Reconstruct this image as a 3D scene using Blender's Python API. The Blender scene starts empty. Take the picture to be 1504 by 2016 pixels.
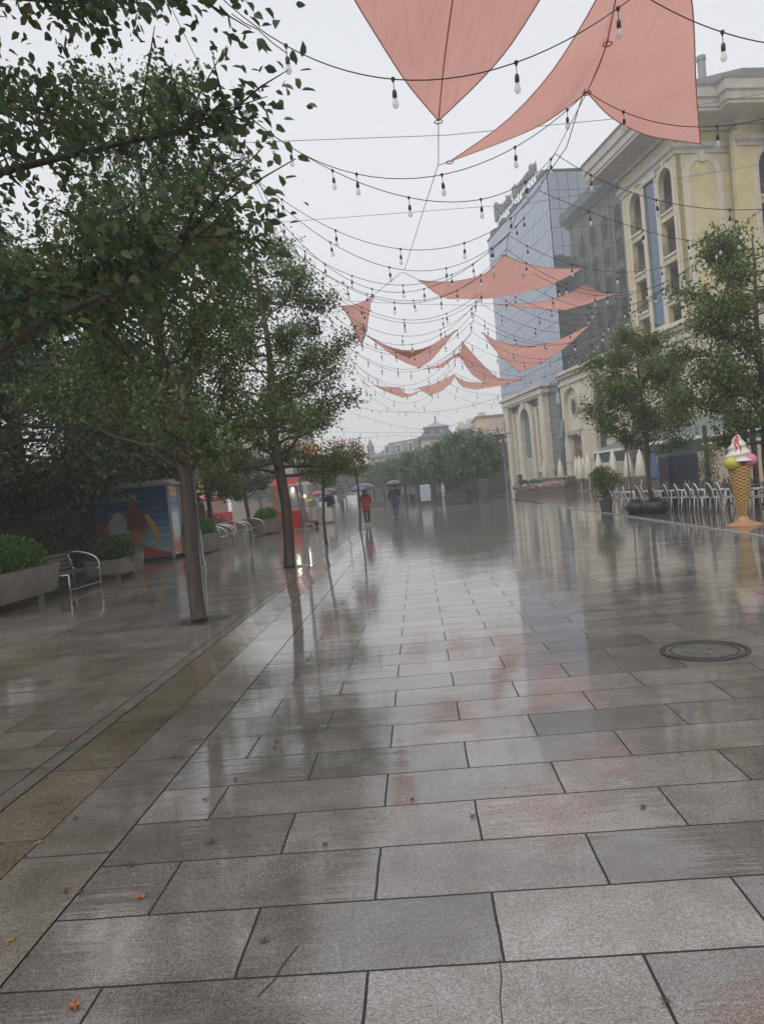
import bpy, bmesh, math, random
import numpy as np
from mathutils import Vector, Matrix
from mathutils.geometry import tessellate_polygon

# ---------------------------------------------------------------- camera model (photo 1504 x 2016)
F = 1456.0; HC = 1.65
_roll = math.radians(5.4); _c, _s = math.cos(_roll), math.sin(_roll)
def _unroll(x, y):
    dx, dy = x-752, y-1008
    return dx*_c-dy*_s, dx*_s+dy*_c
_pitch = math.atan2(-_unroll(821, 955)[1], F); _cp, _sp = math.cos(_pitch), math.sin(_pitch)
def _rh(x, y):
    a, b = _unroll(x, y); z = -b
    return (a, F*_cp+z*_sp, -F*_sp+z*_cp)
_r = _rh(821, 955); _yaw = math.atan2(_r[0], _r[1]); _cy, _sy = math.cos(_yaw), math.sin(_yaw)
def ray(x, y):
    r = _rh(x, y); return Vector((r[0]*_cy-r[1]*_sy, r[0]*_sy+r[1]*_cy, r[2]))
def G(x, y, z=0.0):           # photo point -> the place on the plane of height z
    r = ray(x, y); return Vector((0, 0, HC))+r*((z-HC)/r.z)
def D(x, y, Y):               # photo point -> the place at street distance Y
    r = ray(x, y); return Vector((0, 0, HC))+r*(Y/r.y)

scene = bpy.context.scene
cam_d = bpy.data.cameras.new('camera'); cam = bpy.data.objects.new('camera', cam_d)
scene.collection.objects.link(cam); scene.camera = cam
cam_d.sensor_fit = 'VERTICAL'; cam_d.sensor_height = 36.0; cam_d.lens = 36.0*F/2016
cam_d.clip_start = 0.05; cam_d.clip_end = 3000
_f = ray(752, 1008).normalized(); _x = (ray(852, 1008)-ray(652, 1008)).normalized(); _u = _x.cross(_f)
M = Matrix((_x, _u, -_f)).transposed().to_4x4(); M.translation = (0, 0, HC); cam.matrix_world = M

# ---------------------------------------------------------------- world: overcast rain sky
SUN_EL, SUN_AZ = math.radians(52), math.radians(215)
w = bpy.data.worlds.new('World'); scene.world = w; w.use_nodes = True
nt = w.node_tree; nt.nodes.clear()
out = nt.nodes.new('ShaderNodeOutputWorld'); bg = nt.nodes.new('ShaderNodeBackground')
sky = nt.nodes.new('ShaderNodeTexSky'); sky.sky_type = 'NISHITA'; sky.sun_disc = False
sky.sun_elevation = SUN_EL; sky.sun_rotation = SUN_AZ; sky.dust_density = 4
mix = nt.nodes.new('ShaderNodeMixRGB'); mix.inputs[0].default_value = 0.90
tc = nt.nodes.new('ShaderNodeTexCoord'); sep = nt.nodes.new('ShaderNodeSeparateXYZ')
rmp = nt.nodes.new('ShaderNodeValToRGB')
rmp.color_ramp.elements[0].position = 0.0; rmp.color_ramp.elements[0].color = (11.6, 11.7, 11.9, 1)
rmp.color_ramp.elements[1].position = 0.75; rmp.color_ramp.elements[1].color = (9.3, 9.55, 10.1, 1)
noi = nt.nodes.new('ShaderNodeTexNoise'); noi.inputs['Scale'].default_value = 1.6; noi.inputs['Detail'].default_value = 3
nmix = nt.nodes.new('ShaderNodeMixRGB'); nmix.blend_type = 'MULTIPLY'; nmix.inputs[0].default_value = 0.12
L = nt.links.new
L(tc.outputs['Generated'], sep.inputs[0]); L(sep.outputs['Z'], rmp.inputs[0])
L(tc.outputs['Generated'], noi.inputs['Vector'])
L(rmp.outputs[0], nmix.inputs[1]); L(noi.outputs['Fac'], nmix.inputs[2])
L(sky.outputs[0], mix.inputs[1]); L(nmix.outputs[0], mix.inputs[2]); L(mix.outputs[0], bg.inputs[0])
bg.inputs[1].default_value = 0.0725; L(bg.outputs[0], out.inputs[0])
sun_d = bpy.data.lights.new('sun', 'SUN'); sun_d.energy = 1.5; sun_d.angle = math.radians(70); sun_d.color = (1, .97, .93)
sun = bpy.data.objects.new('sun', sun_d); scene.collection.objects.link(sun)
sun.rotation_euler = Vector((math.sin(SUN_AZ)*math.cos(SUN_EL), math.cos(SUN_AZ)*math.cos(SUN_EL), math.sin(SUN_EL))).to_track_quat('Z', 'Y').to_euler()
scene.view_settings.view_transform = 'Standard'; scene.view_settings.look = 'None'
scene.view_settings.exposure = 0.43; scene.view_settings.gamma = 1.0
cy = scene.cycles; cy.max_bounces = 6; cy.diffuse_bounces = 3; cy.glossy_bounces = 4
cy.transmission_bounces = 4; cy.transparent_max_bounces = 12; cy.volume_bounces = 0
cy.caustics_reflective = False; cy.caustics_refractive = False; cy.sample_clamp_indirect = 4
cy.use_denoising = True
try: cy.denoiser = 'OPENIMAGEDENOISE'
except Exception: pass

# ---------------------------------------------------------------- materials
_mats = {}
def mat(name, col, rough=0.6, metal=0.0, noise=0.0, scale=8.0, bump=0.0, bscale=40.0, col2=None, emit=0.0, spec=0.5, coat=0.0, trans=0.0, stretch=None, alpha=None):
    if name in _mats: return _mats[name]
    m = bpy.data.materials.new(name); m.use_nodes = True; t = m.node_tree; b = t.nodes['Principled BSDF']
    b.inputs['Base Color'].default_value = (*col, 1); b.inputs['Roughness'].default_value = rough
    b.inputs['Metallic'].default_value = metal; b.inputs['Specular IOR Level'].default_value = spec
    b.inputs['Coat Weight'].default_value = coat
    if trans: b.inputs['Transmission Weight'].default_value = trans
    if alpha is not None: b.inputs['Alpha'].default_value = alpha
    if emit:
        b.inputs['Emission Color'].default_value = (*col, 1); b.inputs['Emission Strength'].default_value = emit
    if noise or bump:
        co = t.nodes.new('ShaderNodeTexCoord'); vec = co.outputs['Object']
        if stretch:
            mp = t.nodes.new('ShaderNodeMapping'); mp.inputs['Scale'].default_value = stretch
            t.links.new(vec, mp.inputs[0]); vec = mp.outputs[0]
    if noise:
        n = t.nodes.new('ShaderNodeTexNoise'); n.inputs['Scale'].default_value = scale; n.inputs['Detail'].default_value = 6
        n.inputs['Roughness'].default_value = 0.65
        r = t.nodes.new('ShaderNodeValToRGB'); r.color_ramp.elements[0].position = .32; r.color_ramp.elements[1].position = .68
        c2 = col2 or tuple(max(0, v*(1-noise)) for v in col); c1 = col if col2 else tuple(min(1, v*(1+noise*.5)) for v in col)
        r.color_ramp.elements[0].color = (*c2, 1); r.color_ramp.elements[1].color = (*c1, 1)
        t.links.new(vec, n.inputs['Vector']); t.links.new(n.outputs['Fac'], r.inputs[0]); t.links.new(r.outputs[0], b.inputs['Base Color'])
    if bump:
        n2 = t.nodes.new('ShaderNodeTexNoise'); n2.inputs['Scale'].default_value = bscale; n2.inputs['Detail'].default_value = 5
        bp = t.nodes.new('ShaderNodeBump'); bp.inputs['Strength'].default_value = bump; bp.inputs['Distance'].default_value = 0.02
        t.links.new(vec, n2.inputs['Vector']); t.links.new(n2.outputs['Fac'], bp.inputs['Height']); t.links.new(bp.outputs[0], b.inputs['Normal'])
    _mats[name] = m; return m

def leaf_mat(name, c_dark, c_mid, c_tip, translu=0.35, rough=0.45):
    m = bpy.data.materials.new(name); m.use_nodes = True; t = m.node_tree; b = t.nodes['Principled BSDF']; o = t.nodes['Material Output']
    at = t.nodes.new('ShaderNodeAttribute'); at.attribute_name = 'tint'
    r = t.nodes.new('ShaderNodeValToRGB'); r.color_ramp.elements[0].color = (*c_dark, 1); r.color_ramp.elements[0].position = 0.1
    e = r.color_ramp.elements.new(0.55); e.color = (*c_mid, 1); r.color_ramp.elements[-1].color = (*c_tip, 1); r.color_ramp.elements[-1].position = 0.97
    t.links.new(at.outputs['Fac'], r.inputs[0]); t.links.new(r.outputs[0], b.inputs['Base Color'])
    b.inputs['Roughness'].default_value = rough; b.inputs['Specular IOR Level'].default_value = 0.4
    tr = t.nodes.new('ShaderNodeBsdfTranslucent'); t.links.new(r.outputs[0], tr.inputs[0])
    mx = t.nodes.new('ShaderNodeMixShader'); mx.inputs[0].default_value = translu
    t.links.new(b.outputs[0], mx.inputs[1]); t.links.new(tr.outputs[0], mx.inputs[2]); t.links.new(mx.outputs[0], o.inputs[0])
    return m

# ---------------------------------------------------------------- mesh helpers
COL = scene.collection
class MB:
    def __init__(s): s.v = []; s.f = []; s.mi = []
    def add(s, vs, fs, mi=0):
        o = len(s.v); s.v += [tuple(p) for p in vs]; s.f += [tuple(i+o for i in f) for f in fs]; s.mi += [mi]*len(fs); return s
    def box(s, x0, x1, y0, y1, z0, z1, mi=0, m=None):
        vs = [Vector((x, y, z)) for z in (z0, z1) for y in (y0, y1) for x in (x0, x1)]
        if m: vs = [m @ p for p in vs]
        return s.add(vs, [(0, 2, 3, 1), (4, 5, 7, 6), (0, 1, 5, 4), (2, 6, 7, 3), (0, 4, 6, 2), (1, 3, 7, 5)], mi)
    def tube(s, path, r, n=8, mi=0, caps=True, flat=1.0):
        path = [Vector(p) for p in path]; rs = r if isinstance(r, (list, tuple)) else [r]*len(path)
        vs = []; ref = None
        for i, p in enumerate(path):
            t = (path[min(i+1, len(path)-1)]-path[max(i-1, 0)])
            t = t.normalized() if t.length > 1e-9 else Vector((0, 0, 1))
            if ref is None: ref = Vector((0, 0, 1)) if abs(t.z) < .9 else Vector((1, 0, 0))
            a = (ref-t*ref.dot(t)); a = a.normalized() if a.length > 1e-6 else t.orthogonal().normalized(); b = t.cross(a); ref = a
            for k in range(n):
                th = 2*math.pi*k/n; vs.append(p+a*math.cos(th)*rs[i]*flat+b*math.sin(th)*rs[i])
        fs = [(i*n+k, i*n+(k+1) % n, (i+1)*n+(k+1) % n, (i+1)*n+k) for i in range(len(path)-1) for k in range(n)]
        if caps: fs += [tuple(range(n-1, -1, -1)), tuple((len(path)-1)*n+k for k in range(n))]
        return s.add(vs, fs, mi)
    def lathe(s, prof, c=(0, 0, 0), n=20, mi=0, m=None, sx=1, sy=1):
        vs = []
        for r, z in prof:
            for k in range(n):
                th = 2*math.pi*k/n; p = Vector((c[0]+r*math.cos(th)*sx, c[1]+r*math.sin(th)*sy, c[2]+z)); vs.append(m @ p if m else p)
        fs = [(i*n+k, i*n+(k+1) % n, (i+1)*n+(k+1) % n, (i+1)*n+k) for i in range(len(prof)-1) for k in range(n)]
        if prof[0][0] > 1e-4: fs.append(tuple(range(n-1, -1, -1)))
        if prof[-1][0] > 1e-4: fs.append(tuple((len(prof)-1)*n+k for k in range(n)))
        return s.add(vs, fs, mi)
    def poly(s, loops, y0, y1, mi=0, axis='y', m=None):
        """polygon with holes (loops of 2D points: outer, hole, ...) extruded along axis"""
        L3 = [[Vector((p[0], p[1], 0)) for p in lp] for lp in loops]
        tris = tessellate_polygon(L3); pts = [p for lp in loops for p in lp]; N = len(pts)
        def P(p, d):
            q = Vector((p[0], d, p[1])) if axis == 'y' else (Vector((p[0], p[1], d)) if axis == 'z' else Vector((d, p[0], p[1])))
            return m @ q if m else q
        vs = [P(p, y0) for p in pts]+[P(p, y1) for p in pts]
        fs = [tuple(t) for t in tris]+[tuple(N+i for i in reversed(t)) for t in tris]; o = 0
        for lp in loops:
            k = len(lp); fs += [(o+i, o+(i+1) % k, N+o+(i+1) % k, N+o+i) for i in range(k)]; o += k
        return s.add(vs, fs, mi)
    def build(s, name, mats, parent=None, smooth=False, bevel=0, fix=True):
        me = bpy.data.meshes.new(name); me.from_pydata(s.v, [], s.f)
        if not isinstance(mats, (list, tuple)): mats = [mats]
        for m in mats: me.materials.append(m)
        if len(mats) > 1: me.polygons.foreach_set('material_index', s.mi)
        if fix:
            bm = bmesh.new(); bm.from_mesh(me); bmesh.ops.recalc_face_normals(bm, faces=bm.faces); bm.to_mesh(me); bm.free()
        if smooth:
            me.polygons.foreach_set('use_smooth', [True]*len(me.polygons))
            if smooth != 'all':
                try: me.set_sharp_from_angle(angle=math.radians(40))
                except Exception: pass
        o = bpy.data.objects.new(name, me); COL.objects.link(o)
        if parent: o.parent = parent
        if bevel:
            b = o.modifiers.new('bevel', 'BEVEL'); b.width = bevel; b.segments = 2; b.limit_method = 'ANGLE'
        return o
def tag(o, label=None, cat=None, group=None, kind=None):
    for k, v in (('label', label), ('category', cat), ('group', group), ('kind', kind)):
        if v: o[k] = v
    return o
def empty(name, loc, rz=0, label=None, cat=None, group=None):
    o = bpy.data.objects.new(name, None); COL.objects.link(o); o.location = loc; o.rotation_euler = (0, 0, rz)
    return tag(o, label, cat, group)
def kids(o): return [c for c in bpy.data.objects if c.parent is o]
_kc = {}
def copy_tree(o, parent=None, tree=None):
    if tree is None:
        tree = {}
        for c in bpy.data.objects:
            if c.parent: tree.setdefault(c.parent.name, []).append(c)
    c = o.copy(); COL.objects.link(c)
    if parent: c.parent = parent
    for ch in tree.get(o.name, []): copy_tree(ch, c, tree)
    return c
def arch(cx, hw, z0, zs, n=14, rz=None):     # arched opening outline: from (cx-hw,z0) up, springing at zs
    rz = rz or hw
    return [(cx-hw, z0)]+[(cx-hw*math.cos(math.pi*i/n), zs+rz*math.sin(math.pi*i/n)) for i in range(n+1)]+[(cx+hw, z0)]
def rect(a, b, z0, z1): return [(a, z0), (b, z0), (b, z1), (a, z1)]
def ring(cx, cz, rx, rz, n=24): return [(cx+rx*math.cos(2*math.pi*i/n), cz+rz*math.sin(2*math.pi*i/n)) for i in range(n)]
def fontmesh(txt, size, depth, name, m, parent, loc, rot, bold=0.0, align='LEFT'):
    cu = bpy.data.curves.new(name, 'FONT'); cu.body = txt; cu.size = size; cu.extrude = depth; cu.offset = bold; cu.align_x = align
    t = bpy.data.objects.new(name, cu); COL.objects.link(t); bpy.context.view_layer.update()
    me = bpy.data.meshes.new_from_object(t.evaluated_get(bpy.context.evaluated_depsgraph_get()))
    bpy.data.objects.remove(t); me.materials.clear(); me.materials.append(m)
    o = bpy.data.objects.new(name, me); COL.objects.link(o); o.parent = parent; o.location = loc; o.rotation_euler = rot; return o
RND = random.Random(7)
HAZE = 0.0028
# ================================================================ THE GROUND
def paving_mat(name, c1, c2, joint, sx, sy, film=0.5, bw=0.935, rh=0.435, mort=0.0056, off=0.5, seed=0.0, depth=0.008):
    m = bpy.data.materials.new(name); m.use_nodes = True; t = m.node_tree; b = t.nodes['Principled BSDF']; N = t.nodes.new; K = t.links.new
    co = N('ShaderNodeTexCoord'); mp = N('ShaderNodeMapping'); mp.inputs['Location'].default_value = (sx, sy, seed)
    K(co.outputs['Object'], mp.inputs[0])
    br = N('ShaderNodeTexBrick'); br.offset = off; br.offset_frequency = 2; br.squash = 1
    for k, v in (('Scale', 1.0), ('Mortar Size', mort), ('Mortar Smooth', 0.25), ('Bias', 0.0), ('Brick Width', bw), ('Row Height', rh)): br.inputs[k].default_value = v
    br.inputs['Color1'].default_value = (0, 0, 0, 1); br.inputs['Color2'].default_value = (1, 1, 1, 1); br.inputs['Mortar'].default_value = (.5, .5, .5, 1)
    # joints a touch uneven
    wob = N('ShaderNodeTexNoise'); wob.inputs['Scale'].default_value = 4.0; K(mp.outputs[0], wob.inputs['Vector'])
    vm = N('ShaderNodeVectorMath'); vm.operation = 'MULTIPLY_ADD'; vm.inputs[1].default_value = (.009, .009, 0); K(wob.outputs['Color'], vm.inputs[0]); K(mp.outputs[0], vm.inputs[2])
    K(vm.outputs[0], br.inputs['Vector'])
    def noise(sc, det=5, rough=.6, st=(1, 1, 1)):
        q = N('ShaderNodeMapping'); q.inputs['Scale'].default_value = st; K(mp.outputs[0], q.inputs[0])
        n = N('ShaderNodeTexNoise'); n.inputs['Scale'].default_value = sc; n.inputs['Detail'].default_value = det; n.inputs['Roughness'].default_value = rough
        K(q.outputs[0], n.inputs['Vector']); return n.outputs['Fac']
    def ramp(f, a, bb, ca=(0, 0, 0), cb=(1, 1, 1)):
        r = N('ShaderNodeValToRGB'); r.color_ramp.elements[0].position = a; r.color_ramp.elements[1].position = bb
        r.color_ramp.elements[0].color = (*ca, 1); r.color_ramp.elements[1].color = (*cb, 1); K(f, r.inputs[0]); return r.outputs[0]
    def mixc(f, a, bb, mode='MIX'):
        x = N('ShaderNodeMixRGB'); x.blend_type = mode
        for sock, val in zip(x.inputs, (f, a, bb)):
            if hasattr(val, 'is_linked'): K(val, sock)
            elif isinstance(val, tuple): sock.default_value = (*val, 1)
            else: sock.default_value = val
        return x.outputs[0]
    per = mixc(br.outputs['Color'], c1, c2)
    spk = ramp(noise(120, 2, .8), .34, .66, (.42, .39, .37), (1.5, 1.46, 1.42))
    spk2 = ramp(noise(48, 3, .7), .30, .72, (.66, .64, .62), (1.3, 1.3, 1.3))
    st = ramp(noise(1.1, 6, .65), .30, .70, (.55, .50, .44), (1.22, 1.22, 1.21))
    st2 = ramp(noise(5.5, 5, .7), .30, .60, (.80, .77, .73), (1.05, 1.05, 1.05))
    c = mixc(1.0, per, spk, 'MULTIPLY'); c = mixc(1.0, c, spk2, 'MULTIPLY'); c = mixc(1.0, c, st, 'MULTIPLY'); c = mixc(1.0, c, st2, 'MULTIPLY')
    jf = br.outputs['Fac']; c = mixc(jf, c, joint); K(c, b.inputs['Base Color'])
    # water film: smooth patches between grainy wet stone
    filmv = ramp(noise(.9, 6, .72, (.75, 1.6, 1)), .5-film*.22, .62-film*.05)
    rr = N('ShaderNodeMapRange'); rr.inputs[3].default_value = .46; rr.inputs[4].default_value = .22; K(filmv, rr.inputs[0]); K(rr.outputs[0], b.inputs['Roughness'])
    cr = N('ShaderNodeMapRange'); cr.inputs[3].default_value = .06; cr.inputs[4].default_value = .0; K(filmv, cr.inputs[0]); K(cr.outputs[0], b.inputs['Coat Roughness'])
    b.inputs['Coat Weight'].default_value = 1.0; b.inputs['Coat IOR'].default_value = 1.72; b.inputs['Specular IOR Level'].default_value = .12
    cwt = N('ShaderNodeMapRange'); cwt.inputs[3].default_value = 1.0; cwt.inputs[4].default_value = .0; K(jf, cwt.inputs[0]); K(cwt.outputs[0], b.inputs['Coat Weight'])
    rip = noise(11, 3, .55, (.30, 2.2, 1)); rip2 = noise(2.2, 2, .5, (.4, 1.6, 1)); gr = noise(230, 2, .7)
    def bump(h, dist, strength, nrm=None):
        x = N('ShaderNodeBump'); x.inputs['Distance'].default_value = dist; x.inputs['Strength'].default_value = strength
        if hasattr(strength, 'is_linked'): pass
        K(h, x.inputs['Height'])
        if nrm: K(nrm, x.inputs['Normal'])
        return x.outputs[0]
    j = N('ShaderNodeMath'); j.operation = 'SUBTRACT'; j.inputs[0].default_value = 1; K(jf, j.inputs[1])
    bj = bump(j.outputs[0], depth, 1.0)
    # each slab sits at its own slight tilt
    tl = N('ShaderNodeVectorMath'); tl.operation = 'MULTIPLY_ADD'; 
    bg1 = bump(gr, .0011, 1.0, bj); bg1 = bump(noise(38, 4, .7), .0022, 1.0, bg1); K(bg1, b.inputs['Normal'])
    b1 = bump(rip, .0007, 1.0, bj); b2 = bump(rip2, .0022, 1.0, b1); b25 = bump(noise(1.5, 3, .6, (.14, 3.6, 1)), .0016, 1.0, b2); b3 = bump(gr, .00003, 1.0, b25); K(b3, b.inputs['Coat Normal'])
    return m
def sheet(name, x0, x1, y0, y1, z, m, cuts=1, sag=None):
    mb = MB(); xs = [x0+(x1-x0)*i/cuts for i in range(cuts+1)]
    zs = [z-(sag*math.sin(math.pi*i/cuts) if sag else 0) for i in range(cuts+1)]
    for x, zz in zip(xs, zs): mb.v += [(x, y0, zz), (x, y1, zz)]
    mb.f = [(2*i, 2*i+2, 2*i+3, 2*i+1) for i in range(cuts)]; mb.mi = [0]*cuts
    return tag(mb.build(name, m, fix=False, smooth='all' if sag else False), kind='structure')
SX, SY = .3175+93.5, -2.49+.435*200
pave = paving_mat('wet granite paving', (.165, .162, .163), (.285, .280, .280), (.035, .033, .030), SX, SY, film=.62)
pave_l = paving_mat('wet granite paving brown', (.225, .210, .190), (.32, .300, .275), (.04, .036, .032), SX+.31, SY-.12, film=.5)
pave_b = paving_mat('wet border stone', (.20, .188, .176), (.27, .258, .245), (.04, .037, .033), SX+20, 60, film=.4, bw=3.0, rh=1.27, off=0.0)
gut_m = paving_mat('wet channel stone', (.18, .155, .12), (.235, .205, .165), (.05, .043, .035), SX+20, 60.3, film=.55, bw=3.0, rh=1.0, off=0.0, depth=.004)
far_m = mat('far wet asphalt', (.13, .128, .125), .12, noise=.35, scale=.6, bump=.25, bscale=9, stretch=(.6, 1.6, 1))
sheet('ground', -300, 300, -60, 385, -.03, far_m)
XR = 6.62
sheet('paving', -1.645, XR, -6, 118, 0, pave)
sheet('border_paving', -2.10, -1.655, -6, 118, 0, pave_b)
sheet('drainage_channel', -2.56, -2.11, -6, 118, -.002, gut_m, 8, .003)
sheet('channel_border', -2.70, -2.57, -6, 118, 0, pave_b)
sheet('left_paving', -40, -2.71, -6, 118, 0, pave_l)
sheet('cafe_paving', XR+.14, 40, -6, 118, .012, paving_mat('cafe wet stone', (.15, .135, .12), (.2, .185, .165), (.04, .036, .032), SX+.5, SY+.2, film=.5))
for nm_, pts_ in (('paving_crack', [(983, 1888), (987, 1925), (984, 1965), (990, 2030)]), ('paving_crack', [(588, 1862), (560, 1895), (540, 1930), (508, 1962)])):
    k = MB(); k.tube([G(*p, .0005) for p in pts_], .0022 if pts_[0][0] > 900 else .004, 4, flat=.3); tag(k.build(nm_, mat('crack dark', (.03, .028, .025), .6)), kind='structure')
k = MB(); k.box(XR+.005, XR+.135, 8, 40, -.02, .022); tag(k.build('kerb', mat('kerb stone', (.30, .29, .28), .25, noise=.3, bump=.2), bevel=.006), kind='structure')
# thin pale laying lines across the square far off: rows of lighter slabs
for yy in (43.5, 50.5, 60.0, 74.0):
    k = MB(); k.box(-1.6, XR-.05, yy, yy+.30, -.02, .004); tag(k.build('paving_band', mat('pale band stone', (.42, .41, .40), .12, noise=.3, scale=3)), kind='structure')
# ================================================================ BUILDINGS ON THE RIGHT (local frame: x along the front towards us, y into the building)
P0 = Vector((15.19, 80.0, 0)); RZ = math.radians(-79.0)
glass_f = mat('blue mirror glass', (.33, .38, .47), .06, metal=.8, noise=.12, scale=.35, spec=.8)
glass_s = mat('dark mirror glass', (.27, .31, .36), .05, metal=.75, noise=.15, scale=.3)
mull = mat('curtain wall joint', (.05, .055, .065), .5)
stone = mat('cream limestone', (.60, .55, .44), .5, noise=.22, scale=1.6, bump=.15, bscale=18)
stone_d = mat('grey cream trim', (.42, .40, .36), .55, noise=.2, scale=2.5, bump=.1)
yellow = mat('pale yellow render', (.55, .49, .295), .6, noise=.2, scale=.8, bump=.08, bscale=60)
trim = mat('pale window trim', (.56, .52, .46), .55, noise=.18, scale=2.0)
corn_m = mat('grey cornice', (.43, .405, .37), .55, noise=.18, scale=1.5)
dark = mat('dark interior', (.02, .022, .025), .35)
pane_m = mat('window glass', (.05, .065, .08), .06, metal=.3, spec=.9)
iron = mat('wrought iron', (.03, .03, .032), .45)
bw = empty('office_building', P0, RZ, 'tall blue mirror glass office block with letters on its roof and a stone arch portal', 'office building')
H = 31.9
body = MB().box(-17.1, 3.42, .12, 14, 11.6, H-.05).box(-17.1, 2.1, .12, 14, 0, 11.599).build('wall', mull, bw)
rg = random.Random(3)
def panels(face, u0, u1, nu, z0, z1, nz, tilt, skip=None):
    mb = MB(); du = (u1-u0)/nu; dz = (z1-z0)/nz
    for i in range(nu):
        for j in range(nz):
            a, b, c, d = u0+i*du+.022, u0+(i+1)*du-.022, z0+j*dz+.022, z0+(j+1)*dz-.022
            if skip and skip((a+b)/2, (c+d)/2): continue
            tx, tz = rg.gauss(0, tilt), rg.gauss(0, tilt)
            def w(u, z): return -tx*(u-(a+b)/2)-tz*(z-(c+d)/2)
            q = [(a, c), (b, c), (b, d), (a, d)]
            mb.add([((u, w(u, z), z) if face == 'f' else (3.55+w(u, z), u, z)) for u, z in q], [(0, 1, 2, 3)])
    return mb
panels('f', -17.2, 3.5, 26, 0, H, 17, .006, lambda u, z: z < 1.6 or (u > 1.8 and z < 10.8)).build('glass_front', glass_f, bw, fix=False)
panels('s', .05, 13.8, 13, 0, H, 17, .0035, lambda u, z: z < 10.8).build('glass_side', glass_s, bw, fix=False)
MB().box(-17.3, 3.65, -.06, .3, H, H+.22).box(3.35, 3.65, .3, 14, H, H+.22).build('parapet', mull, bw)
for s in (.3, -4.2, -8.6, -13.0, -16.6):
    MB().box(s-.9, s+.9, .5, 2.0, H+.2, H+1.1).box(s-.95, s+.95, .45, 2.05, H+1.1, H+1.16).build('roof_unit', mat('roof unit', (.10, .11, .13), .5), bw, bevel=.03)
for (a, c) in ((-14.9, 6.6), (2.1, 6.9)):
    m = Matrix.Translation((a, -.02, c)) @ Matrix.Rotation(-.16, 4, 'X')
    MB().box(-.5, .5, -.02, .02, -1.75, 0, m=m).build('open_window', pane_m, bw)
sf = MB(); steel = mat('sign steel', (.12, .125, .13), .5)
sf.tube([(-14.6, .6, H+1.75), (-.6, .6, H+1.75)], .035, 6).tube([(-14.6, .6, H+2.6), (-.6, .6, H+2.6)], .03, 6)
x = -14.5
while x < -.5:
    sf.tube([(x, .6, H+.2), (x, .6, H+2.9)], .035, 6).tube([(x, .62, H+1.9), (x+.15, 1.7, H+.2)], .03, 6); x += .93
sg = sf.build('sign_frame', steel, bw)
let_m = mat('sign letter', (.17, .175, .19), .5)
x = -12.9
for word, cw in (('Banka', .86), (' ', .55), ('Ekonomike', .86)):
    for chh in word:
        if chh == ' ': x += .45; continue
        wd = {'i': .40, 'm': 1.3, 'k': .85, 'B': 1.02, 'E': .95}.get(chh, .88)
        fontmesh(chh, 1.75, .09, 'letter', let_m, sg, (x, .45, H+1.8), (math.pi/2, 0, 0), .035); x += wd
MB().poly([[(-14.75, H+1.6), (-14.15, H+1.5), (-13.5, H+2.0), (-13.45, H+2.6), (-13.75, H+2.75), (-13.5, H+3.0), (-13.55, H+3.6), (-14.2, H+3.9), (-14.75, H+3.5)],
           [(-14.4, H+2.1), (-13.9, H+2.1), (-13.85, H+2.5), (-14.4, H+2.5)], [(-14.4, H+2.85), (-13.95, H+2.9), (-14.0, H+3.3), (-14.4, H+3.25)]], .35, .6).build('logo', let_m, sg)
# the stone portal
def column(a, b, z1, nm='column', z0=1.9, proud=.5):
    c = (a+b)/2; r = (b-a)/2
    MB().box(a+.06, b-.06, -proud, -.02, z0, z1-.22).box(a, b, -proud-.06, -.02, z1-.22, z1).box(a, b, -proud-.06, -.02, z0-.14, z0+.12).build(nm, stone, bw, bevel=.03)
column(-14.2, -12.95, 10.2, 'pilaster', .15, .8); column(-2.2, -.95, 10.2, 'pilaster', .15, .8)
for a, b in ((-12.35, -11.7), (-11.05, -10.4), (-4.55, -3.85), (-3.2, -2.45)): column(a, b, 9.1)
MB().box(-14.5, -.55, -1.0, -.02, 10.22, 10.85).box(-14.8, -.25, -1.25, -.02, 10.87, 11.2).box(-14.35, -.8, -.85, -.02, 10.0, 10.2).build('entablature', stone, bw, bevel=.05)
MB().poly([arch(-7.6, 2.5, .15, 7.75), arch(-7.6, 1.62, .16, 7.75)], -.62, -.02).box(-7.95, -7.25, -.8, -.6, 9.3, 10.25).build('portal_arch', stone, bw, bevel=.03)
MB().box(-14.35, -.8, -.34, -.02, 1.72, 2.12).build('transom', stone_d, bw)
MB().box(-9.15, -6.05, -.3, -.02, .2, 3.6).build('arch_base_wall', stone_d, bw)
MB().box(-4.4, -3.4, -.42, -.3, .1, 1.7).build('door', dark, bw)
for a, b in ((-16.9, -14.6),): MB().box(a, b, -.5, -.03, .0, 6.0).build('side_annex', mat('dark red cladding', (.06, .03, .035), .5, noise=.2), bw)
# ---------------------------------------------------------------- yellow hotel over the cream podium
hb = empty('hotel_building', P0, RZ, 'pale yellow hotel with grey cornices and balconies above a cream stone arcade', 'hotel')
SE = 52.0
pod = MB()
holes = [arch(x_, 1.03, 2.9, 8.15) for x_ in (11.04, 17.47, 23.9, 30.3, 36.7, 43.1)]
holes += [arch(4.95, 1.75, 5.55, 8.1)]
holes += [rect(3.4, 6.45, .05, 5.2)]
holes += [rect(x_-.85, x_+.85, .3, 2.2) for x_ in (17.47, 23.9, 30.3)]
pod.poly([rect(2.2, SE, 0, 11.0)]+holes, 0, .5)
pod.box(2.2, 2.7, .5, 12, 0, 11.0)
podium = pod.build('podium_wall', stone, hb)
MB().box(2.9, 7.0, .25, .499, 5.21, 10.1).build('niche_back', stone, hb)
MB().poly([ring(4.95, 7.95, .78, 1.0), ring(4.95, 7.95, .6, .82)], .12, .249).build('oval_frame', stone_d, hb, bevel=.02)
MB().poly([ring(4.95, 7.95, .6, .82)], .18, .248).build('oval_window', pane_m, hb)
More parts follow.
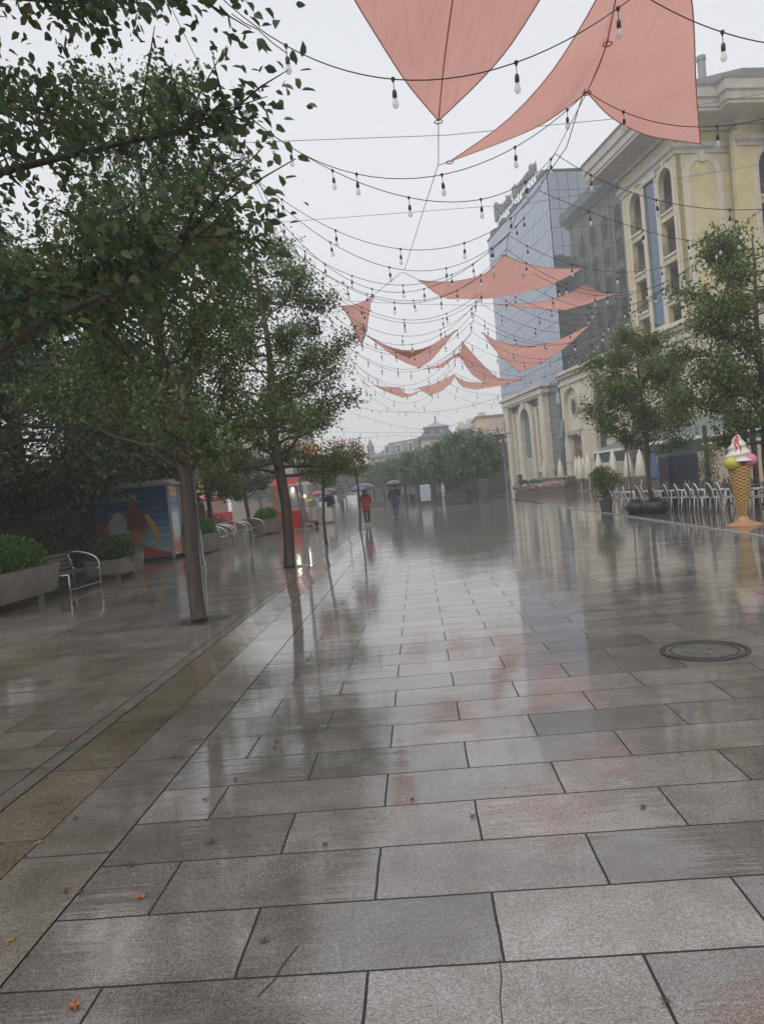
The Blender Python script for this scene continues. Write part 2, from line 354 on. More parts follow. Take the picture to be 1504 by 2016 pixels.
MB().box(3.3, 6.55, 1.6, 1.7, 0, 5.2).box(3.28, 3.38, .51, 1.59, 0, 5.2).box(6.47, 6.57, .51, 1.59, 0, 5.2).box(3.39, 6.46, .51, 1.59, 5.202, 5.3).build('entrance_back', mat('entrance wall', (.30, .20, .16), .4, noise=.2), hb)
MB().box(3.9, 4.6, 1.50, 1.58, 3.95, 4.12).build('entrance_lamp', mat('lit strip', (1, .9, .8), .4, emit=5), hb)
MB().box(6.1, 6.42, -.18, .5, 5.0, 5.6).box(3.3, 3.6, -.18, -.004, 5.0, 5.6).box(3.2, 6.6, -.1, -.003, 5.22, 5.45).build('door_lintel', stone_d, hb, bevel=.02)
for x_ in (4.95, 11.04, 17.47, 23.9, 30.3, 36.7, 43.1):
    r0, r1 = (2.15, 1.76) if x_ < 5 else (1.62, 1.05)
    zb = 5.6 if x_ < 5 else 3.0
    MB().poly([arch(x_, r0, zb, 8.12), arch(x_, r1, zb+.01, 8.12)], -.09, -.002).poly([arch(x_, r0-.16, zb, 8.12), arch(x_, r0-.28, zb+.01, 8.12)], -.16, -.092).build('arch_moulding', stone, hb, bevel=.02)
    MB().poly([[(x_-.24, 8.1+r1-.1), (x_+.24, 8.1+r1-.1), (x_+.36, 8.1+r0+.25), (x_-.36, 8.1+r0+.25)]], -.28, -.003).build('keystone', stone_d, hb, bevel=.03)
    if x_ > 5:
        g = MB().box(x_-1.02, x_+1.02, .34, .36, 2.9, 9.3).build('arch_window', pane_m, hb)
        f = MB().box(x_-.035, x_+.035, .26, .335, 2.9, 9.15)
        for z_ in (3.9, 5.6, 7.2): f.box(x_-1.02, x_-.036, .26, .335, z_, z_+.06).box(x_+.036, x_+1.02, .26, .335, z_, z_+.06)
        f.build('window_bar', iron, g)
for x_ in (17.47, 23.9, 30.3): MB().box(x_-.85, x_+.85, .34, .36, .3, 2.2).build('basement_window', dark, hb)
MB().box(1.95, SE, -.35, .55, 11.02, 11.3).box(1.75, SE, -.6, .55, 11.3, 11.62).box(2.1, SE, -.18, -.004, 10.3, 10.62).build('podium_cornice', stone, hb, bevel=.04)
MB().box(2.15, SE, -.06, -.003, 2.5, 2.62).build('string_course', stone_d, hb, bevel=.02)
g = MB()
for z_ in [.6*k_ for k_ in range(1, 18)]:
    for a, b in ((2.21, 3.0), (7.2, 9.3), (12.75, 15.8), (19.2, 22.2), (25.6, 28.6)): g.box(a, b, -.004, .002, z_, z_+.025)
g.build('wall_joints', mat('stone joint', (.33, .30, .24), .7), hb)
# podium roof and upper wing
MB().box(2.3, SE, .56, 16, 11.3, 11.5).build('podium_roof', corn_m, hb)
ZT = 23.9; U0, U1 = 18.3, 26.43
floors = [(19.6, None), (16.45, 19.45), (13.4, 16.3-.0)]
wl = MB(); hs = []
for cx in (20.43, 24.89):
    hs.append(arch(cx, .89, 19.75, 21.95))
    for z0 in (16.65, 13.55): hs.append(rect(cx-.89, cx+.89, z0, z0+2.55))
    hs.append(rect(cx-.89, cx+.89, 11.65, 13.1))
hs.append(rect(21.85, 23.45, 11.95, 22.8))
wl.poly([rect(U0, U1, 11.5, ZT+.4)]+hs, 0, .4)
wl.poly([rect(.001, 4.25, 11.5, ZT+.4)], U1-.4, U1, axis='x')           # blind-arch side wall facing us
wl.poly([rect(4.25-.4, 18, 11.5, ZT+.4)]+[arch(cx, 1.35, 19.75, 21.75) for cx in (7.0, 12.0)]+[rect(cx-1.35, cx+1.35, z0, z0+2.55) for cx in (7.0, 12.0) for z0 in (16.65, 13.55)], 27.03, 27.4, axis='x')
wl.box(26.44, 27.02, 4.25, 4.6, 11.5, ZT+.4)
# far end wall that the glass block mirrors
wl.poly([rect(.4, 18, 11.5, ZT+.4)]+[arch(cx, .95, 19.75, 21.75) for cx in (3.2, 6.2)]+[rect(cx-.95, cx+.95, z0, z0+2.55) for cx in (3.2, 6.2) for z0 in (16.65, 13.55)], U0, U0+.4, axis='x')
wl.box(U0+.4, 27.02, 17.6, 18, 11.5, ZT+.4)
wl.build('upper_wall', yellow, hb)
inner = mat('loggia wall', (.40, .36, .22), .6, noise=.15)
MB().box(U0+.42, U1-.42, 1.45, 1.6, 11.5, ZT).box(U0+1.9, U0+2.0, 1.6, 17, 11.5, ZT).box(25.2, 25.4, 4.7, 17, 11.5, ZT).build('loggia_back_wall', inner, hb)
for z_ in (13.12, 16.2, 19.3):
    MB().box(U0+.42, U1-.42, .401, 1.44, z_, z_+.22).box(25.41, 27.02, 4.7, 17, z_, z_+.22).build('loggia_floor', trim, hb)
for cx in (20.43, 24.89):
    for z0 in (19.55, 16.45, 13.35):
        MB().box(cx+.05, cx+.8, 1.38, 1.44, z0, z0+2.2).build('balcony_door', pane_m, hb)
        r_ = MB().box(cx-.95, cx+.95, -.12, -.003, z0+.08, z0+.24)
        r_.build('balcony_sill', trim, hb)
        b_ = MB().tube([(cx-.85, -.06, z0+1.15), (cx+.85, -.06, z0+1.15)], .022, 6)
        for i in range(13): b_.tube([(cx-.84+i*.14, -.06, z0+.25), (cx-.84+i*.14, -.10-.06*math.sin(i), z0+.7), (cx-.84+i*.14, -.06, z0+1.15)], .011, 4)
        b_.build('balcony_railing', iron, hb)
    MB().poly([arch(cx, 1.2, 11.7, 21.95, rz=1.25), arch(cx, .90, 11.71, 21.95)], -.06, -.002).box(cx-.15, cx+.15, -.13, -.061, 22.8, 23.4).build('bay_trim', trim, hb, bevel=.015)
MB().box(21.86, 23.44, .1, .14, 11.95, 22.8).build('glass_strip', mat('blue strip glass', (.10, .145, .22), .12, metal=.4), hb)
sb = MB().box(21.62, 21.85, -.07, .1, 11.7, 22.8).box(23.45, 23.68, -.07, .1, 11.7, 22.8).box(21.5, 23.8, -.12, .1, 22.8, 23.25).build('strip_trim', trim, hb, bevel=.015)
mb = MB()
for z_ in [11.95+.9*i for i in range(1, 12)]: mb.box(21.86, 23.44, .088, .1, z_, z_+.03)
mb.build('strip_joint', mull, hb)
m = MB()
m.poly([arch(1.98, 1.5, 11.7, 21.75), arch(1.98, 1.02, 11.71, 21.75)], U1+.002, U1+.07, axis='x').box(U1+.002, U1+.15, 1.75, 2.2, 22.6, 23.35)
m.build('blind_arch_trim', trim, hb, bevel=.015)
for cy_ in (7.0, 12.0):
    MB().poly([arch(cy_, 1.78, 11.7, 21.75), arch(cy_, 1.36, 11.71, 21.75)], 27.402, 27.47, axis='x').build('balcony_trim', trim, hb, bevel=.015)
    for z0 in (19.55, 16.45, 13.35):
        MB().box(25.41, 25.46, cy_-.9, cy_+.1, z0, z0+2.2).build('balcony_door', pane_m, hb)
        MB().box(27.2, 27.5, cy_-1.4, cy_+1.4, z0+.06, z0+.24).build('balcony_sill', trim, hb)
        b_ = MB().tube([(27.3, cy_-1.33, z0+1.15), (27.3, cy_+1.33, z0+1.15)], .022, 6)
        for i in range(17): b_.tube([(27.3, cy_-1.3+i*.1625, z0+.25), (27.36, cy_-1.3+i*.1625, z0+.7), (27.3, cy_-1.3+i*.1625, z0+1.15)], .011, 4)
        b_.build('balcony_railing', iron, hb)
# cornices follow the plan outline: swept profile
def sweep(path, prof, name, m, par):
    mb = MB(); n = len(path); V = []
    for i, p in enumerate(path):
        p = Vector(p); a = (p-Vector(path[i-1])).normalized() if i else None; b = (Vector(path[i+1])-p).normalized() if i < n-1 else None
        na = Vector((a.y, -a.x)) if a else None; nb = Vector((b.y, -b.x)) if b else None
        if a is None: o = nb
        elif b is None: o = na
        else:
            o = (na+nb); o = o/ (o.dot(na)) if abs(o.dot(na)) > 1e-6 else na
        for d, z in prof: V.append((p.x+o.x*d, p.y+o.y*d, z))
    k_ = len(prof)
    fs = [(i*k_+j, (i+1)*k_+j, (i+1)*k_+(j+1) % k_, i*k_+(j+1) % k_) for i in range(n-1) for j in range(k_)]
    fs += [tuple(range(k_)), tuple((n-1)*k_+j for j in range(k_-1, -1, -1))]
    return mb.add(V, fs).build(name, m, par)
plan = [(U0, 18), (U0, 0), (U1, 0), (U1, 4.25), (27.4, 4.25), (27.4, 18)]
sweep(plan, [(.003, 23.2), (.1, 23.2), (.12, 23.45), (.28, 23.6), (.3, 23.9), (.003, 23.9)], 'lower_cornice', corn_m, hb)
sweep(plan, [(.003, 24.7), (.25, 24.7), (.35, 24.9), (.9, 25.05), (1.9, 25.25), (1.9, 25.45), (2.0, 25.5), (2.0, 26.0), (2.15, 26.1), (2.15, 26.75), (2.3, 26.85), (.003, 26.85)], 'upper_cornice', corn_m, hb)
MB().poly([[(U0, 0), (U1, 0), (U1, 4.25), (27.4, 4.25), (27.4, 18), (U0, 18)]], 24.3, 24.69, axis='z').build('attic_wall', yellow, hb)
rf = MB(); pr = [(U0-2.3, -2.3), (U1+2.3, -2.3), (U1+2.3, 1.95), (29.7, 1.95), (29.7, 18)]
rf.poly([[(U0-2.2, 18), (U0-2.2, -2.2), (U1+2.2, -2.2), (U1+2.2, 2.05), (29.6, 2.05), (29.6, 18)]], 26.86, 27.0, axis='z').poly([[(U0, 18), (U0, 0), (U1, 0), (28.5, 4.2), (28.5, 18)]], 27.0, 28.0, axis='z')
rf.build('roof', mat('wet grey roof', (.16, .165, .17), .35, noise=.2), hb)
MB().lathe([(.28, 27.0), (.28, 30.2), (.33, 30.2), (.33, 30.5), (.2, 30.5)], (25.5, 3.2, 0), 12).build('chimney', mat('grey chimney', (.22, .23, .24), .5), hb, smooth=True)
MB().box(27.9, SE, 6, 16, 11.4, 27).build('rear_wing', yellow, hb)
rw = MB(); hs = []
for cx in (5.4, 8.4, 11.4, 14.4):
    hs.append(arch(cx, .75, 26.4, 28.3)); hs += [rect(cx-.75, cx+.75, z0, z0+2.2) for z0 in (23.3, 20.2, 17.1, 14.0)]
rw.poly([rect(3.75, 17.9, 11.5, 30.8)]+hs, 8.2, 8.6); rw.build('rear_wing_wall', yellow, hb)
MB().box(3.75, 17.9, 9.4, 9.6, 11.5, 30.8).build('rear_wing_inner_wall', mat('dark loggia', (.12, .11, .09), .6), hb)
for z0 in (13.2, 16.3, 19.4, 22.5, 25.6): MB().box(3.76, 17.89, 8.61, 9.39, z0, z0+.3).build('rear_loggia_floor', trim, hb)
MB().box(3.75, 17.9, 7.0, 9.6, 31.3, 32.4).box(3.75, 17.9, 7.7, 9.6, 30.81, 31.29).build('rear_cornice', corn_m, hb)
for cx in (5.4, 8.4, 11.4, 14.4): MB().poly([arch(cx, 1.1, 12, 28.3), arch(cx, .76, 12.01, 28.3)], 8.12, 8.199).build('rear_bay_trim', trim, hb)
# café canopies against the podium
def canopy(a, b, zt, ze, dep, label, panels_):
    e = empty('cafe_canopy', P0, RZ, label, 'canopy')
    MB().add([(a, -.02, zt), (b, -.02, zt), (b, -dep, ze), (a, -dep, ze), (a, -.02, zt-.06), (b, -.02, zt-.06), (b, -dep, ze-.06), (a, -dep, ze-.06)],
        [(0, 1, 2, 3), (7, 6, 5, 4), (0, 4, 5, 1), (1, 5, 6, 2), (2, 6, 7, 3), (3, 7, 4, 0)]).build('roof_sheet', mat('grey green canvas', (.13, .165, .16), .45, noise=.25, scale=1.2, bump=.2, bscale=6), e)
    MB().box(a-.03, b+.03, -dep-.09, -dep-.001, ze-.13, ze+.04).build('gutter', mat('white painted metal', (.72, .72, .70), .35), e, bevel=.02)
    ns = max(1, int((b-a)/2.6)); st = (b-a)/ns
    for i in range(ns+1):
        xx = min(a+i*st, b-.08); MB().box(xx, xx+.08, -dep-.06, -dep+.02, 0, ze-.14).build('post', mat('dark post', (.06, .06, .06), .4), e)
    for i in range(ns):
        if panels_: MB().box(a+i*st+.1, a+(i+1)*st-.04, -dep-.03, -dep-.01, ze-.95, ze-.16).build('valance', mat('green valance glass', (.03, .07, .065), .15, noise=.3, scale=2), e)
    return e
canopy(15.8, 21.2, 4.2, 3.0, 3.0, 'small grey café canopy with white edge over the closed parasols', True)
canopy(27.5, 40.5, 4.7, 3.0, 4.3, 'long grey green café canopy behind the giant ice cream cone', True)
# ---------------------------------------------------------------- far buildings
def farbuild(name, label, cat, x0, x1, y0, y1, h, wallm, rows, cols, roof=None, rz=0):
    e = empty(name, ((x0+x1)/2, (y0+y1)/2, 0), rz, label, cat); W, Dp = (x1-x0)/2, (y1-y0)/2
    MB().box(-W, W, -Dp, Dp, 0, h).build('wall', wallm, e)
    for j in range(rows):
        for i in range(cols):
            cx = -W+(i+.5)*2*W/cols; cz = h-1.9-j*3.0
            if cz < 1: continue
            f_ = MB().box(cx-.75, cx+.75, -Dp-.06, -Dp-.003, cz-.8, cz+.8).build('window', mat('far window', (.07, .08, .095), .2), e)
    if roof: MB().box(-W-.5, W+.5, -Dp-.5, Dp+.5, h+.002, h+.5).build('roof', roof, e)
    return e
grey_roof = mat('slate roof', (.085, .10, .125), .4, noise=.15)
cream2 = mat('far cream wall', (.55, .52, .42), .6, noise=.12, scale=.6)
peach = mat('far peach wall', (.62, .47, .30), .6, noise=.1, scale=.4)
mans = empty('mansard_building', (0, 150, 0), 0, 'cream building with grey mansard roof, dormers and a spired corner pavilion', 'building')
# main wing recedes to the left
a0, a1 = Vector((1.2, 3.5)), Vector((-9.6, 17))
dv = (a1-a0); ln = dv.length; ang = math.atan2(dv.y, dv.x)
wing = Matrix.Translation((a0.x, a0.y, 0)) @ Matrix.Rotation(ang, 4, 'Z')
# local: x along wing away from us, +y towards the street (left-facing side)
MB().box(0, ln, -14, 0, 0, 8.4, m=wing).build('wall', cream2, mans)
MB().box(-.3, ln+.3, -14, .5, 8.4, 8.8, m=wing).build('eaves', grey_roof, mans)
def quadroof(x0, x1, y0, y1, z0, inx, z1, m, curve=True):
    mb = MB(); st = 5; V = []
    for i in range(st+1):
        t = i/st; q = inx*(math.sin(t*math.pi/2) if curve else t)
        V += [m @ Vector(p) for p in ((x0+q, y0+q, z0+(z1-z0)*t), (x1-q, y0+q, z0+(z1-z0)*t), (x1-q, y1-q, z0+(z1-z0)*t), (x0+q, y1-q, z0+(z1-z0)*t))]
    fs = [(i*4+k_, i*4+(k_+1) % 4, i*4+4+(k_+1) % 4, i*4+4+k_) for i in range(st) for k_ in range(4)]+[(st*4, st*4+1, st*4+2, st*4+3)]
    return mb.add(V, fs)
quadroof(0, ln, -14, .3, 8.8, 3.0, 11.6, wing).build('roof', grey_roof, mans)
for i in range(3):
    xx = 2.9+i*4.1
    d_ = MB().box(xx-.9, xx+.9, -1.2, .05, 8.9, 10.7, m=wing).box(xx-1.1, xx+1.1, -1.4, .2, 10.7, 10.95, m=wing).build('dormer', mat('dormer white', (.55, .55, .52), .5), mans)
    MB().box(xx-.55, xx+.55, .052, .08, 9.1, 10.5, m=wing).build('pane', pane_m, d_)
I4 = Matrix.Identity(4)
MB().box(1.6, 8.2, 0, 7, 0, 10.7).build('tower_wall', cream2, mans)
MB().box(1.1, 8.7, -.5, 7.5, 10.7, 11.25).build('tower_cornice', grey_roof, mans)
quadroof(1.5, 8.3, -.1, 7.1, 11.26, 1.0, 13.1, I4).build('tower_roof', grey_roof, mans)
quadroof(2.2, 7.6, .6, 6.4, 13.1, 2.6, 14.2, I4, False).build('roof_cap', mat('light slate', (.26, .28, .30), .4), mans)
MB().lathe([(.32, 14.0), (.1, 14.8), (.22, 15.1), (.07, 15.4), (.0, 16.4)], (4.95, 3.5, 0), 10).build('spire', grey_roof, mans)
for xx in (3.0, 4.95, 6.9): MB().lathe([(.5, 0), (.5, .12)], (0, 0, 0), 14, m=Matrix.Translation((xx, .25, 12.1)) @ Matrix.Rotation(math.pi/2, 4, 'X')).build('round_window', pane_m, mans)
for i, (xx) in enumerate((2.6, 4.9, 7.2)): MB().box(xx-.45, xx+.45, -.06, -.003, 7.4, 9.6).build('window', mat('far window', (.07, .08, .095), .2), mans)
b1 = farbuild('apartment_building', 'cream apartment block with balconies behind the tree row', 'apartment building', 10.2, 15.4, 165, 180, 14.2, cream2, 4, 3)
for x_, h_ in ((-1.5, .9), (.4, 1.4), (1.7, .7)): MB().box(x_-.6, x_+.6, -3, 0, 14.2, 14.2+h_).build('roof_structure', cream2, b1)
for j in range(3): MB().box(-2.6, 2.6, -8.6, -7.52, 10.2-j*3, 10.35-j*3).build('balcony', mat('balcony slab', (.5, .5, .48), .5), b1)
b2 = farbuild('corner_building', 'plain peach coloured block touching the glass office block', 'building', 12.1, 18.5, 138, 150, 13.0, peach, 0, 0)
MB().box(-3.5, 3.5, -6.4, 6, 13.0, 13.25).build('roof', mat('brown roof edge', (.2, .15, .1), .5), b2)
MB().box(-2.6, -1.4, -4, -2, 13.25, 14.1).build('chimney', cream2, b2)
b3 = empty('shop_building', (0, 0, 0), 0, 'dark red shopfront building between the tree row and the stone portal', 'shop')
MB().box(9.6, 13.2, 98, 112, 0, 6.3).build('wall', mat('brick red board', (.30, .075, .05), .5, noise=.35, scale=.8), b3)
MB().box(9.6, 13.2, 97.7, 97.99, 6.6, 9.0).build('billboard', mat('pink billboard', (.60, .38, .38), .5, noise=.5, scale=.9, col2=(.66, .64, .62)), b3)
MB().box(9.8, 13.0, 97.8, 97.98, 0, 3.0).build('shop_window', dark, b3)
MB().box(8.8, 9.55, 96.5, 98, 3.1, 4.4).build('awning', mat('red awning', (.45, .05, .03), .5), b3)
MB().box(10.0, 10.5, 97.5, 97.7, 1.2, 2.6).build('lit_sign', mat('lit sign', (1, .85, .7), .4, emit=1.6), b3)
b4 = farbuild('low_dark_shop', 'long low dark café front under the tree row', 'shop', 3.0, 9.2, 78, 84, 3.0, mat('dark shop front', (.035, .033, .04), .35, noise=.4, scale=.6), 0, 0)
MB().box(-2.9, 3.0, -3.12, -3.004, 2.5, 2.9).build('fascia', mat('dark fascia', (.09, .03, .03), .4, noise=.4), b4)
b5 = farbuild('market_arcade', 'long low dark arcade behind the trunks of the plane trees', 'arcade', -8.5, 3.6, 112, 118, 2.9, mat('dark arcade front', (.06, .06, .062), .5, noise=.6, scale=.8), 0, 0)  # added dark backdrop standing in for the dimness under the crowns
for i in range(8): _q = rg.uniform(-.4, .4); MB().box(-5.6+i*1.5+_q, -5.5+i*1.5+_q, -3.4, -3.01, 0, 2.9).build('pillar', mat('grey pillar', (.3, .29, .27), .6), b5)
mi = empty('minaret', (-11.55, 200, 0), 0, 'slender pale stone minaret with a pointed cap in the mist', 'minaret')
MB().lathe([(1.3, 0), (1.1, 6), (1.0, 10.1), (1.6, 10.6), (1.6, 11.3)], (0, 0, 0), 12).build('shaft', mat('minaret stone', (.26, .26, .25), .6), mi)
MB().lathe([(.95, 11.3), (.9, 12.8), (1.0, 12.9), (.0, 15.6)], (0, 0, 0), 12).build('cap', mat('minaret lead', (.13, .14, .15), .5), mi)
farbuild('white_building', 'low white building with flat roof beyond the red kiosk', 'building', -30, -19.0, 170, 184, 9.0, mat('far white', (.62, .62, .60), .6), 3, 4, grey_roof)
farbuild('pink_building', 'salmon pink building glimpsed between the left trees', 'building', -44, -27, 92, 104, 9.5, mat('salmon wall', (.55, .26, .17), .6, noise=.1), 3, 5)
farbuild('beige_building', 'beige block half hidden behind the second street tree', 'building', -30, -17.5, 118, 132, 13.5, mat('beige wall', (.42, .37, .30), .6, noise=.1), 4, 4, grey_roof)
# ================================================================ TREES
bark = mat('wet grey brown bark', (.066, .049, .038), .5, noise=.5, scale=14, bump=1.0, bscale=28, stretch=(1, 1, .18))
bark_d = mat('dark bark', (.045, .038, .032), .5, noise=.4, scale=10, bump=.6, bscale=20, stretch=(1, 1, .25))
lf_green = leaf_mat('pear leaf green', (.052, .095, .036), (.110, .175, .050), (.28, .26, .07), .38)
lf_near = leaf_mat('near leaf green', (.050, .090, .046), (.095, .155, .062), (.20, .17, .07), .38)
lf_dark = leaf_mat('dark park leaf', (.032, .062, .026), (.070, .120, .038), (.18, .19, .05), .25)
lf_yel = leaf_mat('yellowing leaf', (.05, .075, .02), (.12, .13, .025), (.30, .24, .04), .4)
lf_red = leaf_mat('autumn orange leaf', (.16, .07, .02), (.50, .15, .03), (.62, .20, .05), .4)
lf_brn = leaf_mat('autumn brown leaf', (.09, .045, .02), (.24, .10, .03), (.34, .19, .05), .4)
lf_right = leaf_mat('right tree leaf', (.065, .115, .042), (.14, .20, .062), (.30, .31, .09), .38)
lf_row = leaf_mat('plane tree leaf', (.07, .135, .08), (.12, .21, .11), (.24, .26, .12), .35)
lf_bush = leaf_mat('fresh bush leaf', (.05, .12, .025), (.10, .24, .035), (.19, .34, .07), .35)
def leaves(pts, dirs, size, seed, name, m, parent, tint_bias=0.0, asp=.62, shape=6, kind=None, tints=None):
    r = np.random.default_rng(seed); n = len(pts); P = np.asarray(pts, float); Dn = np.asarray(dirs, float)
    Dn = Dn+r.normal(0, .35, Dn.shape); Dn /= np.linalg.norm(Dn, axis=1)[:, None]+1e-9
    up = r.normal(0, 1, (n, 3)); up[:, 2] = np.abs(up[:, 2])+.4
    S = np.cross(Dn, up); S /= np.linalg.norm(S, axis=1)[:, None]+1e-9; Nn = np.cross(S, Dn)
    sz = size*r.uniform(.65, 1.25, n)[:, None]; hw = sz*asp*.5; fold = r.uniform(.15, .5, n)[:, None]*hw
    if shape == 6:
        V = np.stack([P, P+Dn*sz*.32+S*hw*.92+Nn*fold, P+Dn*sz*.68+S*hw*.72+Nn*fold*.7, P+Dn*sz-Nn*sz*.12, P+Dn*sz*.68-S*hw*.72+Nn*fold*.7, P+Dn*sz*.32-S*hw*.92+Nn*fold], 1)
        base = (np.arange(n)*6)[:, None]; quads = np.concatenate([base+np.array([0, 1, 2, 3]), base+np.array([0, 3, 4, 5])], 1).reshape(-1, 4); k = 6
    else:
        V = np.stack([P, P+Dn*sz*.45+S*hw+Nn*fold, P+Dn*sz, P+Dn*sz*.45-S*hw+Nn*fold], 1)
        quads = (np.arange(n)*4)[:, None]+np.array([0, 1, 2, 3]); k = 4
    V = V.reshape(-1, 3); me = bpy.data.meshes.new(name); me.vertices.add(len(V)); me.vertices.foreach_set('co', V.ravel().astype(np.float32))
    me.loops.add(quads.size); me.loops.foreach_set('vertex_index', quads.ravel().astype(np.int32))
    me.polygons.add(len(quads)); me.polygons.foreach_set('loop_start', (np.arange(len(quads))*4).astype(np.int32))
    me.update(calc_edges=True)
    t = (r.beta(2, 2.6, n)+tint_bias) if tints is None else np.asarray(tints)+r.normal(0, .12, n)
    a = me.attributes.new('tint', 'FLOAT', 'POINT'); a.data.foreach_set('value', np.repeat(np.clip(t, 0, 1), k).astype(np.float32))
    me.materials.append(m); o = bpy.data.objects.new(name, me); COL.objects.link(o)
    if parent: o.parent = parent
    return o
def env_r(t, kind):
    if kind == 'pear': return max(.05, (math.sin(math.pi*min(1, t*1.0)**.62))**.75)
    if kind == 'tall': return max(.05, (1-t)**.55*min(1, (t+.06)*5)**.6)
    if kind == 'round': return max(.05, math.sqrt(max(0, 1-(2*t-1)**2)))
    return 1
def tree(name, label, base, zf, zt, R, tr, seed, lm, bm_=None, nl=24, ntw=20, lpt=20, ls=.075, env='pear', lean=(0, 0), twl=.45, zb=None, group=None, cat='tree', shape=4, tint=0, swell=1.25, up=.55, asp=.62, stub=None, patch=None, gap=0.0):
    rr = random.Random(seed); e = empty(name, base, 0, label, cat, group); bm_ = bm_ or bark
    zb = zb if zb is not None else zf
    T = MB(); top = Vector((lean[0], lean[1], zt*.96))
    def axis(z): t = z/zt; return Vector((lean[0]*t+.05*math.sin(z*1.7+seed), lean[1]*t+.05*math.cos(z*1.3+seed), z))
    zs = [0, .05, .25, .8, 1.5]+[zf+i*(zt*.85-zf)/7 for i in range(8)]; zs = sorted(z for z in zs)
    T.tube([axis(z) for z in zs], [tr*(swell if z == 0 else swell*.93 if z < .1 else 1.08 if z < .4 else 1.0)*(1 if z <= zf else max(.06, 1-(z-zf)/(zt-zf)*1.02)) for z in zs], 12)
    P = []; Q = []; H = zt-zb
    for i in range(nl):
        f = (i+.5)/nl; z0 = zf-.12+(zt*.84-zf)*f**1.2; th = i*2.399+rr.uniform(-.5, .5)
        tt = min(.97, max(.03, ((z0-zb)/H)*.86+rr.uniform(-.04 if f < .35 else .04, .30)*(1-f*.5))); ze = zb+H*tt
        re = R*env_r(tt, env)*rr.uniform(.70, 1.08)
        if rr.random() < gap: re *= .55
        a = axis(z0); b = axis(ze)+Vector((math.cos(th)*re, math.sin(th)*re, 0))
        c = a.lerp(b, .5)+Vector((math.cos(th)*re*.22, math.sin(th)*re*.22, -abs(b.z-a.z)*.12))
        n = 7; pts = [a*(1-u)**2+c*2*u*(1-u)+b*u*u for u in [k_/(n-1) for k_ in range(n)]]
        pts = [p+Vector((rr.gauss(0, .03), rr.gauss(0, .03), rr.gauss(0, .03))) if 0 < k_ else p for k_, p in enumerate(pts)]
        r0 = max(.018, tr*.36*(1-f*.55)); T.tube(pts, [r0*(1-.85*k_/(n-1)) for k_ in range(n)], 5)
        for k_ in range(ntw):
            u = rr.uniform(.22, 1.0)**.8; j = min(n-2, int(u*(n-1))); s0 = pts[j].lerp(pts[j+1], u*(n-1)-j)
            out = Vector((s0.x-axis(s0.z).x, s0.y-axis(s0.z).y, 0)); out = out.normalized() if out.length > .01 else Vector((1, 0, 0))
            d = (out*rr.uniform(-.1, 1)+Vector((rr.gauss(0, .6), rr.gauss(0, .6), up+rr.gauss(0, .4)))).normalized()
            L_ = twl*rr.uniform(.5, 1.35); e1 = s0+d*L_
            if k_ % 2 == 0: T.tube([s0, s0.lerp(e1, .5)+Vector((0, 0, .02)), e1], [.008, .006, .003], 3, caps=False)
            for q in range(lpt):
                v = rr.random(); p = s0.lerp(e1, v**.7)+Vector((rr.gauss(0, .085), rr.gauss(0, .085), rr.gauss(0, .08)))*(twl/.45)
                P.append(p); Q.append((out.x*.4+d.x*.3+rr.gauss(0, .5), out.y*.4+d.y*.3+rr.gauss(0, .5), -.45+rr.gauss(0, .5)))
    T.build('trunk', bm_, e, smooth='all', fix=False)
    if patch:
        arr = np.array([tuple(p) for p in P]); sel = patch(arr)
        A = [i for i in range(len(P)) if not sel[i]]; B = [i for i in range(len(P)) if sel[i]]
        leaves([P[i] for i in A], [Q[i] for i in A], ls, seed, 'crown', lm, e, tint, asp, shape)
        leaves([P[i] for i in B], [Q[i] for i in B], ls, seed+1, 'autumn_foliage', lf_red, e, tint, asp, shape)
    else: leaves(P, Q, ls, seed, 'crown', lm, e, tint, asp, shape)
    return e
ROW = 'street trees along the left edge of the paving'
# the four trees of the left row, plus the one whose crown hangs in from the top left
tree('street_tree', 'nearest tree whose big dark leaves hang in at the top left', (-3.35, 3.75, 0), 2.4, 7.6, 2.8, .12, 11, lf_near, nl=44, ntw=31, lpt=24, ls=.071, zb=2.5, shape=6, group=ROW, lean=(.24, .3), gap=.12, twl=.5)
tree('street_tree', 'leaning street tree with thick trunk in front of the stickered lamp post', (-3.25, 10.48, 0), 2.15, 9.0, 2.2, .100, 23, lf_green, nl=38, ntw=27, lpt=28, ls=.068, lean=(-.38, 0), zb=1.9, twl=.55, group=ROW, shape=6, gap=.12, env='tall', up=.75)
tree('street_tree', 'street tree in front of the red kiosk', (-3.14, 17.26, 0), 2.25, 9.2, 2.6, .125, 37, lf_green, nl=44, ntw=27, lpt=28, ls=.072, zb=2.0, twl=.55, group=ROW, lean=(-.1, 0), shape=6, gap=.2, env='tall', up=.75)
tree('street_tree', 'thin young street tree with orange autumn leaves', (-3.09, 23.91, 0), 2.0, 3.9, .80, .045, 41, lf_green, nl=15, ntw=12, lpt=15, ls=.085, zb=1.9, group=ROW, env='round', lean=(.1, 0),
     patch=lambda a: (a[:, 2] > 2.45) & ((a[:, 0] < .35) | (a[:, 2] > 3.2)), tint=.05)
tree('street_tree', 'thin sapling with sparse brown leaves beside the woman in red', (-2.54, 31.39, 0), 2.3, 4.3, .55, .04, 43, lf_brn, nl=15, ntw=10, lpt=11, ls=.10, zb=2.1, group=ROW, env='tall')
